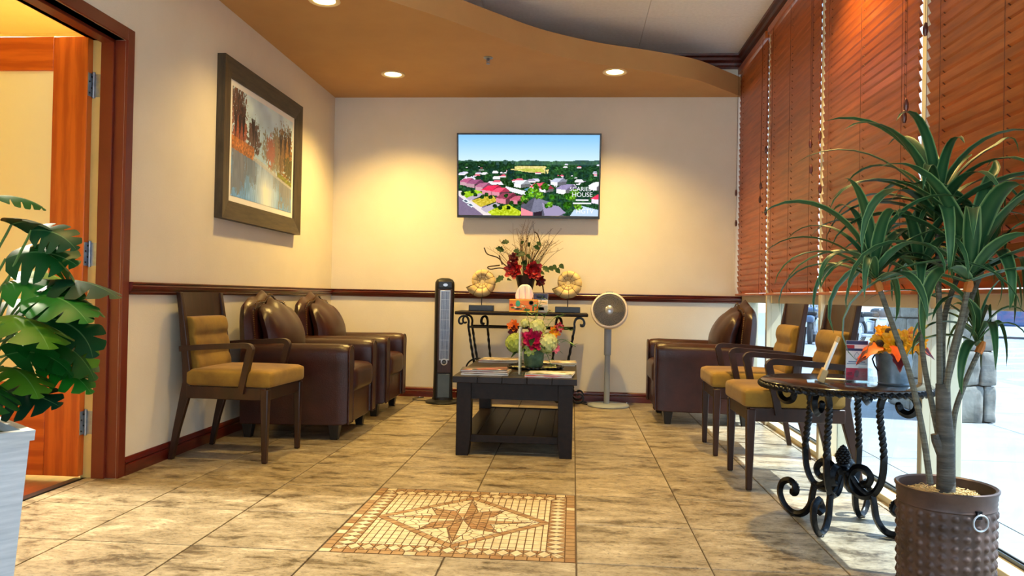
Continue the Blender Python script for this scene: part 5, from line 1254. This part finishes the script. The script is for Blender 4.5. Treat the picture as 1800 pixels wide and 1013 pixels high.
# ================================================================== DRACAENA IN HAMMERED POT
dp = thing('potted_dracaena', 'tall dracaena with strap leaves in a hammered bronze pot at the right', 'plant', (1.166, -.125, 0))
M_pot = mat('hammered_bronze', hx(92, 70, 62), .46, metal=.35, col2=hx(62, 46, 40), scale=8)
R0, H0 = .140, .345
na, nz = 26, 9
pv = MB()
def potf(u, v):
    a = 2 * PI * u; z = .0 + .285 * v; r_ = R0 - .004 + .004 * v
    ca = u * na; row = (z - .012) / .0305
    da = (ca - math.floor(ca) - .5) * (2 * PI * R0 / na); dz = (row - math.floor(row) - .5) * .0305; d2 = (da * da + dz * dz) / (.0105 ** 2)
    if 0 < row < nz: r_ += .0065 * max(0, 1 - d2) ** .7 if d2 < 1 else 0
    return (r_ * math.cos(a), r_ * math.sin(a), z)
pv.grid(potf, na * 9, 84, closed_u=True)
pv.lathe([(R0, .285), (R0 + .003, .289), (R0, .296), (R0 + .003, .304), (R0 + .001, .312), (R0 + .004, .318), (R0 + .004, .332), (R0 + .008, .338), (R0 + .009, .344), (R0 + .004, .347), (R0 - .004, .343), (R0 - .006, .30), (R0 - .012, .27)], 72)
pv.lathe([(0, .002), (R0 - .005, .002)], 48)
pot = pv.build('pot', M_pot, dp, ang=50)
a = math.radians(-78)
MB().box(-.008, .008, -.006, .004, -.012, .012).xf(Matrix.Translation(((R0 + .004) * math.cos(a), (R0 + .004) * math.sin(a), .288)) @ Matrix.Rotation(a + PI / 2, 4, 'Z')).build('ring_bracket', M_iron, pot)
MB().tube([(.0 + .024 * math.sin(2 * PI * k / 32), -.010, -.022 + .024 * math.cos(2 * PI * k / 32)) for k in range(32)], .0028, 6, closed=True).xf(Matrix.Translation(((R0 + .004) * math.cos(a), (R0 + .004) * math.sin(a), .288)) @ Matrix.Rotation(a + PI / 2, 4, 'Z')).build('ring_handle', M_silver, pot)
MB().lathe([(0, .300), (.06, .299), (.10, .296), (R0 - .008, .290)], 36).build('soil', mat('bark_soil', hx(90, 70, 46), .95, col2=hx(60, 46, 30), scale=40, bump=.6), dp)
ms = MB(); rg = random.Random(4)
for k in range(420):
    a = rg.random() * 2 * PI; r_ = .118 * math.sqrt(rg.random()); p = Vector((r_ * math.cos(a), r_ * math.sin(a), .300 + .014 * (1 - (r_ / .12) ** 2) + rg.uniform(0, .008)))
    P = [p + Vector((rg.uniform(-.018, .018), rg.uniform(-.018, .018), rg.uniform(-.004, .012))) for _ in range(3)]; ms.tube(cr(P, 3), .0016, 4, caps=False)
ms.build('wood_shavings', mat('wood_shavings', hx(224, 196, 140), .8, col2=hx(190, 156, 100), scale=30), dp, stuff=True)
M_cane = mat('dracaena_cane', hx(112, 108, 92), .7, col2=hx(78, 74, 62), scale=6, stretch=(1, 1, 26), bump=.5, bscale=14)
M_canet = mat('cane_tip_orange', hx(200, 120, 40), .7, col2=hx(160, 84, 26), scale=20)
def dl_mat():
    m = bpy.data.materials.new('dracaena_leaf'); m.use_nodes = True; N = m.node_tree.nodes; L = m.node_tree.links; p = N['Principled BSDF']
    uv = N.new('ShaderNodeVertexColor'); uv.layer_name = 'Col'; nz_ = N.new('ShaderNodeTexNoise'); nz_.inputs['Scale'].default_value = 12
    tc = N.new('ShaderNodeTexCoord'); L.new(tc.outputs['Object'], nz_.inputs['Vector'])
    mx = N.new('ShaderNodeMix'); mx.data_type = 'RGBA'; L.new(nz_.outputs[0], mx.inputs[0]); mx.inputs[6].default_value = (*hx(14, 52, 36), 1); mx.inputs[7].default_value = (*hx(34, 90, 50), 1)
    m2 = N.new('ShaderNodeMix'); m2.data_type = 'RGBA'; L.new(uv.outputs[0], m2.inputs[0]); L.new(mx.outputs[2], m2.inputs[6]); m2.inputs[7].default_value = (*hx(150, 184, 120), 1)
    L.new(m2.outputs[2], p.inputs['Base Color']); p.inputs['Roughness'].default_value = .42; p.inputs['Specular IOR Level'].default_value = .22
    return m
M_dleaf = dl_mat()
def strap(base, az, el, L_, w_, droop, parent, roll_=0.):
    nu = 12; V = []; C_ = []; p = Vector(base); st = L_ / (nu - 1); ang = el
    h = Vector((math.cos(az), math.sin(az), 0)); s_ = Vector((-math.sin(az), math.cos(az), 0))
    for i in range(nu):
        t = i / (nu - 1); d = h * math.cos(ang) + Vector((0, 0, 1)) * math.sin(ang); n_ = s_.cross(d) * -1
        wt = w_ * min(1, .45 + 2.2 * t) * (1 - t ** 2.2) ** .8 + .0006; sd = (s_ * math.cos(roll_ * t) + n_ * math.sin(roll_ * t)); nn = d.cross(sd)
        for k in (-1, -.72, 0, .72, 1): V.append(p + sd * wt * .5 * k + nn * abs(k) * wt * .16)
        p = p + d * st; ang -= droop / (nu - 1) * (0.4 + 1.2 * t)
    V = [Vector((v.x if v.x < .13 else .13 + .042 * math.tanh((v.x - .13) / .12), v.y, v.z)) for v in V]
    F = [(i * 5 + k, i * 5 + k + 1, i * 5 + 6 + k, i * 5 + 5 + k) for i in range(nu - 1) for k in range(4)]
    me = MB().add(V, F).mesh('leaf', M_dleaf, ang=180)
    ca = me.color_attributes.new('Col', 'FLOAT_COLOR', 'CORNER'); vals = []
    for q in me.polygons:
        for vi in q.vertices: e = .75 if vi % 5 in (0, 4) else (.12 if vi % 5 == 2 else 0.); vals += [e, e, e, 1]
    ca.data.foreach_set('color', vals)
    o = bpy.data.objects.new('leaf', me); COL.objects.link(o); o.parent = parent
    return o
trunk = MB().tube([(.0, 0, .28), (.0, .0, .36), (-.004, 0, .50), (-.012, 0, .60), (-.014, 0, .665)], [.030, .027, .025, .022, .021], 14).tube([(-.012, 0, .44), (-.035, -.005, .485), (-.040, -.005, .505)], [.018, .014, .012], 8).build('trunk', mat('dracaena_bark', hx(92, 86, 76), .75, col2=hx(58, 54, 48), scale=9, stretch=(1, 1, 6), bump=.6, bscale=20), dp)
canes = [  # (path, rosette leaf count, leaf length, width)
    ([(-0.064, -0.035, 0.355), (-0.093, -0.045, 0.516), (-0.138, -0.055, 0.695), (-0.192, -0.065, 0.836), (-0.244, -0.075, 0.969)], 20, .34, .030, .35),
    ([(0.000, 0.025, 0.434), (-0.027, 0.035, 0.578), (-0.058, 0.045, 0.761), (-0.069, 0.045, 0.973)], 20, .36, .030, 0.),
    ([(-0.020, 0.005, 0.619), (-0.021, 0.015, 0.873), (-0.026, 0.025, 1.167)], 26, .42, .034, 0.),
    ([(-0.008, -0.005, 0.621), (-0.006, -0.035, 0.750), (0.004, -0.075, 0.876), (0.004, -0.115, 0.973)], 20, .44, .044, -.2),
    ([(0.040, 0.045, 0.340), (0.051, 0.065, 0.539), (0.101, 0.095, 0.664), (0.150, 0.105, 0.771)], 18, .34, .030, -.3),
    ([(0.005, 0.045, 0.633), (0.036, 0.105, 0.872), (0.127, 0.185, 1.047)], 16, .36, .032, 0.),
    ([(0.003, 0.025, 0.635), (0.080, 0.065, 0.874), (0.117, 0.025, 1.040)], 16, .36, .034, 0.)]
rg = random.Random(21)
for ci, (P, nl_, LL, WW, lean) in enumerate(canes):
    pts = cr(P, 6); MB().tube(pts, [.0105 - .0025 * i / len(pts) for i in range(len(pts))], 8).build('cane', M_cane, dp)
    top = Vector(pts[-1]); up = (Vector(pts[-1]) - Vector(pts[-4])).normalized()
    MB().tube([top - up * .012, top + up * .008, top + up * .03], [.0125, .014, .008], 8).build('cane_tip', M_canet, dp)
    nl_ = int(nl_ * 1.1)
    for k in range(nl_):
        t = k / nl_; az = k * 2.39996 + ci; el = math.radians(82 - 58 * (1 - t) ** .8 + rg.uniform(-10, 10)) if True else 0
        strap(top + up * (.012 + .055 * t), az, el, LL * 1.2 * rg.uniform(.75, 1.15), WW * 1.3 * rg.uniform(.8, 1.1), rg.uniform(2.1, 3.3) - .5 * t, dp, rg.uniform(-.5, .5))

# ================================================================== SPLIT-LEAF PLANT IN WHITE PLANTER
Wc = Vector((-1.735, -.70, 0))
mp_ = thing('potted_monstera', 'large split-leaf monstera in a whitewashed wooden planter at the left edge', 'plant', tuple(Wc), math.radians(8))
M_ww = mat('whitewashed_wood', hx(226, 230, 232), .6, col2=hx(184, 192, 196), scale=5, stretch=(1.2, 1.2, 14), detail=8, lo=.3, hi=.75)
hb, ht_, Hp = .126, .158, .508
dg = math.sqrt(2)
def sq(r_, z): return [(r_ * dg * math.cos(k * PI / 2), r_ * dg * math.sin(k * PI / 2), z) for k in range(4)]
for k in range(4):                                         # four boarded sides
    a, b = sq(hb, 0)[k], sq(hb, 0)[(k + 1) % 4]; c, d = sq(ht_, Hp)[(k + 1) % 4], sq(ht_, Hp)[k]; ai, bi = sq(hb - .015, 0)[k], sq(hb - .015, 0)[(k + 1) % 4]; c_, d_ = sq(ht_ - .015, Hp)[(k + 1) % 4], sq(ht_ - .015, Hp)[k]
    MB().hexa([a, b, bi, ai, d, c, c_, d_]).build('side_board', M_ww, mp_, smooth=False)
V = sq(ht_ + .008, Hp - .012) + sq(ht_ + .010, Hp + .016) + sq(ht_ - .018, Hp + .016) + sq(ht_ - .018, Hp - .012)
MB().add(V, [(l * 4 + k, l * 4 + (k + 1) % 4, ((l + 1) % 4) * 4 + (k + 1) % 4, ((l + 1) % 4) * 4 + k) for l in range(4) for k in range(4)]).build('rim', M_ww, mp_, smooth=False)
MB().add(sq(hb - .01, .01) + sq(ht_ - .016, Hp - .015), [(0, 3, 2, 1), (4, 5, 6, 7)]).build('moss_bed', M_moss, mp_, smooth=False)
mo = MB(); rg = random.Random(8)
for k in range(160):
    a, b = rg.uniform(-1, 1), rg.uniform(-1, 1); x = (a + b) * .5 * (ht_ - .03) * dg; y = (a - b) * .5 * (ht_ - .03) * dg; mo.sphere((x, y, Hp - .012), (.014, .014, .012), 6, 4)
mo.build('moss', M_moss, mp_, stuff=True)
def mon_mat():
    m = bpy.data.materials.new('monstera_leaf'); m.use_nodes = True; N = m.node_tree.nodes; L = m.node_tree.links; p = N['Principled BSDF']
    oi = N.new('ShaderNodeObjectInfo'); rp = N.new('ShaderNodeValToRGB'); e = rp.color_ramp.elements
    e[0].color = (*hx(6, 40, 26), 1); e[1].color = (*hx(96, 124, 20), 1); k = e.new(.5); k.color = (*hx(12, 66, 20), 1); k = e.new(.8); k.color = (*hx(24, 100, 22), 1)
    uv = N.new('ShaderNodeVertexColor'); uv.layer_name = 'Col'; m2 = N.new('ShaderNodeMix'); m2.data_type = 'RGBA'
    L.new(oi.outputs['Random'], rp.inputs[0]); L.new(uv.outputs[0], m2.inputs[0]); L.new(rp.outputs[0], m2.inputs[6]); m2.inputs[7].default_value = (*hx(150, 190, 120), 1)
    L.new(m2.outputs[2], p.inputs['Base Color']); p.inputs['Roughness'].default_value = .42; p.inputs['Specular IOR Level'].default_value = .18
    return m
M_mon = mon_mat()
def monstera_leaf(base, az, el, L_, droop, parent, roll_=0.):
    nu = 46; V = []; h = Vector((math.cos(az), math.sin(az), 0)); s_ = Vector((-math.sin(az), math.cos(az), 0)); p = Vector(base); ang = el; st = L_ / (nu - 1)
    ks = (-1, -.66, -.36, -.04, 0, .04, .36, .66, 1)
    for i in range(nu):
        t = i / (nu - 1); d = h * math.cos(ang) + Vector((0, 0, 1)) * math.sin(ang); n_ = d.cross(s_)
        env = .46 * L_ * (math.sin(PI * min(1, (t + .10) / 1.10)) ** .6) * (1 - .45 * t ** 2)
        ph = t * 4.6 + .15; notch = 1 - .66 * max(0, math.sin(2 * PI * ph)) ** 4 * (1 if .12 < t < .93 else 0)
        if i == nu - 1: env = 0.
        ca_, sa_ = math.cos(roll_), math.sin(roll_); sd = s_ * ca_ + n_ * sa_; nn = d.cross(sd)
        for k in ks:
            w_ = env * k * (notch if abs(k) > .4 else min(notch + .25, 1) if abs(k) > .3 else 1)
            V.append(p + sd * w_ + d * abs(w_) * .22 - Vector((0, 0, 1)) * (abs(w_) ** 1.5) * 1.1 + nn * 0.0)
        p = p + d * st; ang -= droop / (nu - 1)
    m_ = len(ks); F = [(i * m_ + k, i * m_ + k + 1, (i + 1) * m_ + k + 1, (i + 1) * m_ + k) for i in range(nu - 1) for k in range(m_ - 1)]
    me = MB().add(V, F).mesh('leaf', M_mon, ang=180); ca = me.color_attributes.new('Col', 'FLOAT_COLOR', 'CORNER'); vals = []
    for q in me.polygons:
        for vi in q.vertices: e = .3 if vi % m_ == 4 else 0.; vals += [e, e, e, 1]
    ca.data.foreach_set('color', vals)
    o = bpy.data.objects.new('leaf', me); COL.objects.link(o); o.parent = parent
    return o
M_stem = mat('monstera_stem', hx(92, 120, 50), .5, col2=hx(70, 98, 40), scale=10)
# (leaf base x, y, z, azimuth deg, elevation deg, length, droop, roll)
leaves = [(0.071, 0.071, 1.175, 10, 15, 0.13, 0.8, 0.5), (0.111, 0.085, 1.096, -5, 12, 0.21, 0.9, 0.6), (0.207, 0.011, 1.076, 8, 0, 0.17, 0.9, -0.4), (0.121, 0.044, 0.997, 0, 18, 0.24, 1, 0.7), (0.187, 0.095, 1.000, 10, 0, 0.2, 1.1, 0.4), (0.153, -0.021, 0.924, -12, 20, 0.24, 1.2, -0.5), (0.220, 0.050, 0.935, 4, 8, 0.23, 0.9, 0.5), (0.243, -0.034, 0.895, -8, 12, 0.21, 1.1, 0.2), (0.215, 0.121, 0.911, 12, -2, 0.18, 0.9, 0.6), (0.160, -0.043, 0.832, -15, 25, 0.27, 1.2, 0.6), (0.214, 0.051, 0.830, 2, 8, 0.23, 1.2, 0.4), (0.164, 0.017, 0.783, 4, 10, 0.26, 1.1, 0.5), (0.222, 0.070, 0.765, 10, 2, 0.2, 1.2, 0.3), (0.178, -0.045, 0.733, -12, 15, 0.23, 1.1, -0.5), (0.229, 0.028, 0.704, -2, 0, 0.2, 1.2, 0.4), (0.184, -0.066, 0.704, -10, 10, 0.2, 0.9, 0.6), (0.157, -0.042, 0.632, -6, 8, 0.2, 0.5, 0.3), (0.053, 0.195, 0.959, 30, 20, 0.22, 1, 0.3), (-0.003, 0.182, 0.856, 20, 25, 0.26, 1, 0.4), (0.044, -0.006, 1.032, 170, 25, 0.25, 1.1, 0.3), (0.015, -0.002, 0.891, 200, 15, 0.26, 1.1, 0.3), (0.008, 0.039, 0.732, 160, 10, 0.26, 1.1, 0.3), (0.178, -0.177, 0.952, -80, 25, 0.24, 1.1, 0.2), (0.215, -0.232, 0.797, -70, 15, 0.24, 1.1, 0.2), (-0.033, 0.207, 0.821, 90, 20, 0.25, 1, 0.2), (0.185, -0.177, 0.693, -50, 10, 0.22, 1.1, 0.2)]
rg = random.Random(17)
for lx, ly, lz, az, el, L_, dr, ro in leaves:
    b = Vector((lx, ly, lz)); st_ = Vector((rg.uniform(-.03, .03), rg.uniform(-.03, .03), Hp - .02)); md = st_.lerp(b, .6) + Vector((0, 0, .06))
    if b.z > .52: MB().tube(cr([st_, md, b], 6), .0035, 6).build('stem', M_stem, mp_)
    monstera_leaf(b, math.radians(az - 8 + rg.uniform(-28, 28)), math.radians(el + rg.uniform(-8, 8)), L_ * rg.uniform(.85, 1.1), dr * rg.uniform(.8, 1.3), mp_, rg.uniform(-1.0, 1.0))

# ================================================================== OUTSIDE
M_conc = mat('sidewalk_concrete', hx(150, 154, 158), .85, col2=hx(136, 140, 144), scale=2.5, detail=7, bump=.1, bscale=60)  # even grey base colour of the sidewalk slabs
M_asph = mat('pale_asphalt', hx(136, 142, 150), .9, col2=hx(122, 128, 136), scale=4, detail=7, bump=.2, bscale=90)
struct(MB().box(-30, 1.5, -40, FY - .13, -.12, -.02).build('bounce_forecourt', mat('bounce_concrete', hx(226, 224, 218), .85, col2=hx(216, 214, 208), scale=3), smooth=False), 'unseen pale forecourt added behind the viewpoint to bounce daylight indoors', 'ground')  # unseen added ground, kept pale to reflect sun up to the ceiling
gnd = struct(MB().box(1.56, 60, -30, 60, -.12, -.045).build('outside_ground', M_asph, smooth=False), 'pale parking lot ground beyond the windows', 'ground')
walk = struct(MB().box(1.56, 5.2, -12, 22, -.05, -.030).build('sidewalk', M_grout, smooth=False), 'pale concrete sidewalk outside the windows', 'sidewalk')
ys = [-12, -9.5, -7, -4.5, -2.1, .1, 2.2, 4.4, 6.6, 8.8, 11, 13.5, 16, 19, 22]
for x0, x1 in ((1.56, 1.83), (1.83, 3.27), (3.27, 5.2)):
    for k in range(len(ys) - 1):
        MB().box(x0 + .004, x1 - .004, ys[k] + .004, ys[k + 1] - .004, -.04, -.022).build('concrete_slab', M_conc, walk, smooth=False)
M_paint = mat('white_road_paint', hx(176, 180, 184), .8, col2=hx(164, 168, 172), scale=10)
for k in range(9):
    y = 4.2 + k * 1.15; MB().add([(5.6, y, -.044), (9.6, y + 1.6, -.044), (9.6, y + 1.85, -.044), (5.6, y + .25, -.044), (5.6, y, -.0435), (9.6, y + 1.6, -.0435), (9.6, y + 1.85, -.0435), (5.6, y + .25, -.0435)], [(4, 5, 6, 7), (0, 1, 5, 4), (1, 2, 6, 5), (2, 3, 7, 6), (3, 0, 4, 7)]).build('road_stripe', M_paint, gnd, smooth=False)
for k in range(5):
    y = 15.5 + k * 2.7; MB().box(5.8, 11.5, y, y + .12, -.0445, -.0435).build('road_stripe', M_paint, gnd, smooth=False)
# stone pier
M_stone = mat('pale_limestone', hx(150, 146, 138), .9, col2=hx(104, 100, 94), scale=7, detail=8, bump=.8, bscale=12, offs=True, rnd=.08)
pier = thing('stone_pier', 'low pier of pale rough stone blocks on the sidewalk outside', 'pier', (3.14, 4.33, -.022))
MB().box(-.17, .17, -.55, .55, 0, 1.0).build('mortar_core', M_grout, pier, smooth=False)
rg = random.Random(2)
def stone(x0, x1, y0, y1, z0, z1):
    def fn(p):
        q = Vector((p[0] * 9 + x0 * 31, p[1] * 9, p[2] * 9)); d = mnoise.noise_vector(q) * .012; return (p[0] + d.x, p[1] + d.y, p[2] + d.z)
    MB().cushion(x0, x1, y0, y1, z0, z1, .018, n=6, fn=fn).build('stone', M_stone, pier, ang=50)
z = 0.0
while z < .95:
    h_ = rg.uniform(.15, .30); h_ = min(h_, 1.02 - z)
    sp1 = rg.uniform(-.04, .10)
    for a, b in ((-.19, sp1), (sp1 + .008, .19)): stone(a, b, -.60, -.52, z + .004, z + h_ - .004)
    c0 = rg.uniform(-.25, -.1); c1 = c0 + rg.uniform(.3, .45)
    for a, b in ((-.515, c0), (c0 + .008, c1), (c1 + .008, .55)):
        stone(-.20, -.13, a, b, z + .004, z + h_ - .004); stone(.13, .20, a, b, z + .004, z + h_ - .004)
    z += h_
MB().box(-.22, .22, -.62, .62, 1.0, 1.06).build('cap_stone', M_stone, pier, bevel=(.008, 2))
# parked motorcycles and car
M_tyre = mat('tyre_rubber', hx(40, 42, 46), .8); M_chrome = mat('chrome', hx(210, 214, 220), .15, metal=1.0, col2=hx(200, 204, 212))
def motorcycle(x, y, rz, body, label):
    t = thing('motorcycle', label, 'motorcycle', (x, y, -.045), rz, 'parked motorcycles')
    for k, xx in enumerate((-.70, .74)):
        w = MB().tube([(xx + .265 * math.cos(2 * PI * i / 40), 0, .315 + .265 * math.sin(2 * PI * i / 40)) for i in range(40)], .05, 10, closed=True).build('tyre', M_tyre, t)
        MB().tube([(xx + .215 * math.cos(2 * PI * i / 36), 0, .315 + .215 * math.sin(2 * PI * i / 36)) for i in range(36)], .014, 6, closed=True).build('rim', M_chrome, w)
        for i in range(10):
            a = i * PI / 5; MB().tube([(xx + .03 * math.cos(a), 0, .315 + .03 * math.sin(a)), (xx + .215 * math.cos(a + .2), 0, .315 + .215 * math.sin(a + .2))], .006, 5).build('spoke', M_chrome, w)
        MB().lathe([(0, -.05), (.045, -.05), (.045, .05), (0, .05)], 14, (xx, 0, .315), ax='y').build('hub', M_chrome, w)
    for s_ in (-1, 1): MB().tube([(.74, .08 * s_, .315), (.50, .08 * s_, .92)], .022, 8).build('fork', M_chrome, t)
    MB().cushion(-.22, .18, -.17, .17, .22, .60, .06, n=6).build('engine', M_chrome, t); MB().cushion(-.12, .40, -.14, .14, .62, .84, .09, n=7).build('fuel_tank', body, t)
    MB().cushion(-.72, -.10, -.14, .14, .64, .75, .05, n=7).build('saddle', M_black, t); MB().cushion(-.98, -.55, -.09, .09, .50, .66, .06, n=6).build('fender', body, t); MB().cushion(.55, .95, -.075, .075, .57, .66, .04, n=6).build('fender', body, t)
    for s_ in (-1, 1): MB().tube([(.1, .15 * s_, .30), (-.1, .18 * s_, .20), (-.85, .18 * s_, .24)], [.025, .03, .045], 10).build('exhaust_pipe', M_chrome, t)
    MB().tube([(.42, -.36, 1.0), (.50, -.2, .98), (.50, .2, .98), (.42, .36, 1.0)], .014, 8).build('handlebar', M_chrome, t); MB().sphere((.60, 0, .86), .085, 12, 8).build('headlamp', M_chrome, t)
M_bk1 = mat('bike_blue_paint', hx(70, 90, 120), .3, coat=.5); M_bk2 = mat('bike_black_paint', hx(50, 54, 62), .3, coat=.5); M_bk3 = mat('bike_red_paint', hx(170, 60, 90), .3, coat=.5)
motorcycle(5.45, 15.6, math.radians(70), M_bk1, 'parked motorcycle outside seen between the two right armchairs')
motorcycle(7.0, 15.9, math.radians(35), M_bk2, 'parked motorcycle outside seen right of the near armchair back')
motorcycle(8.4, 17.2, math.radians(40), M_bk3, 'parked motorcycle outside, partly hidden by the bucket of sunflowers')
car = thing('parked_car', 'dark blue parked car at the far right outside the window', 'car', (13.6, 21.2, -.045), math.radians(-28))
M_carp = mat('car_blue_paint', hx(60, 84, 130), .25, coat=.6)
prof = [(-2.2, .35), (-2.25, .65), (-2.1, .90), (-1.3, 1.0), (-.75, 1.42), (.6, 1.45), (1.35, 1.02), (2.1, .92), (2.28, .65), (2.25, .35)]
def wheel_cut(P):
    out = []
    for xc_ in (1.4, -1.35): out += [(xc_ + .37 * math.cos(PI * k / 10), .35 + .37 * math.sin(PI * k / 10)) for k in range(11)]
    return out
MB().prism((prof[::-1] + [])[:] if False else prof[:: -1][::-1] + [], -.85, .85, ax='y').build('body', M_carp, car, bevel=(.06, 3), ang=40)
for s_ in (-1, 1):
    MB().prism([(-1.22, 1.02), (-.72, 1.37), (.56, 1.40), (1.2, 1.03)], s_ * .853 - .004, s_ * .853 + .004, ax='y').build('side_window', M_black, car, smooth=False)
    for xx in (-1.35, 1.4):
        w = MB().lathe([(0, -.1), (.2, -.1), (.33, -.09), (.34, 0), (.33, .09), (.2, .1), (0, .1)], 28, (xx, s_ * .80, .34), ax='y').build('wheel', M_tyre, car)
        for i in range(8):
            a = i * PI / 4; MB().bar((xx + .04 * math.cos(a), s_ * .905, .34 + .04 * math.sin(a)), (xx + .21 * math.cos(a), s_ * .905, .34 + .21 * math.sin(a)), .03, .02, up=(0, 1, 0)).build('wheel_spoke', M_chrome, w, smooth=False)
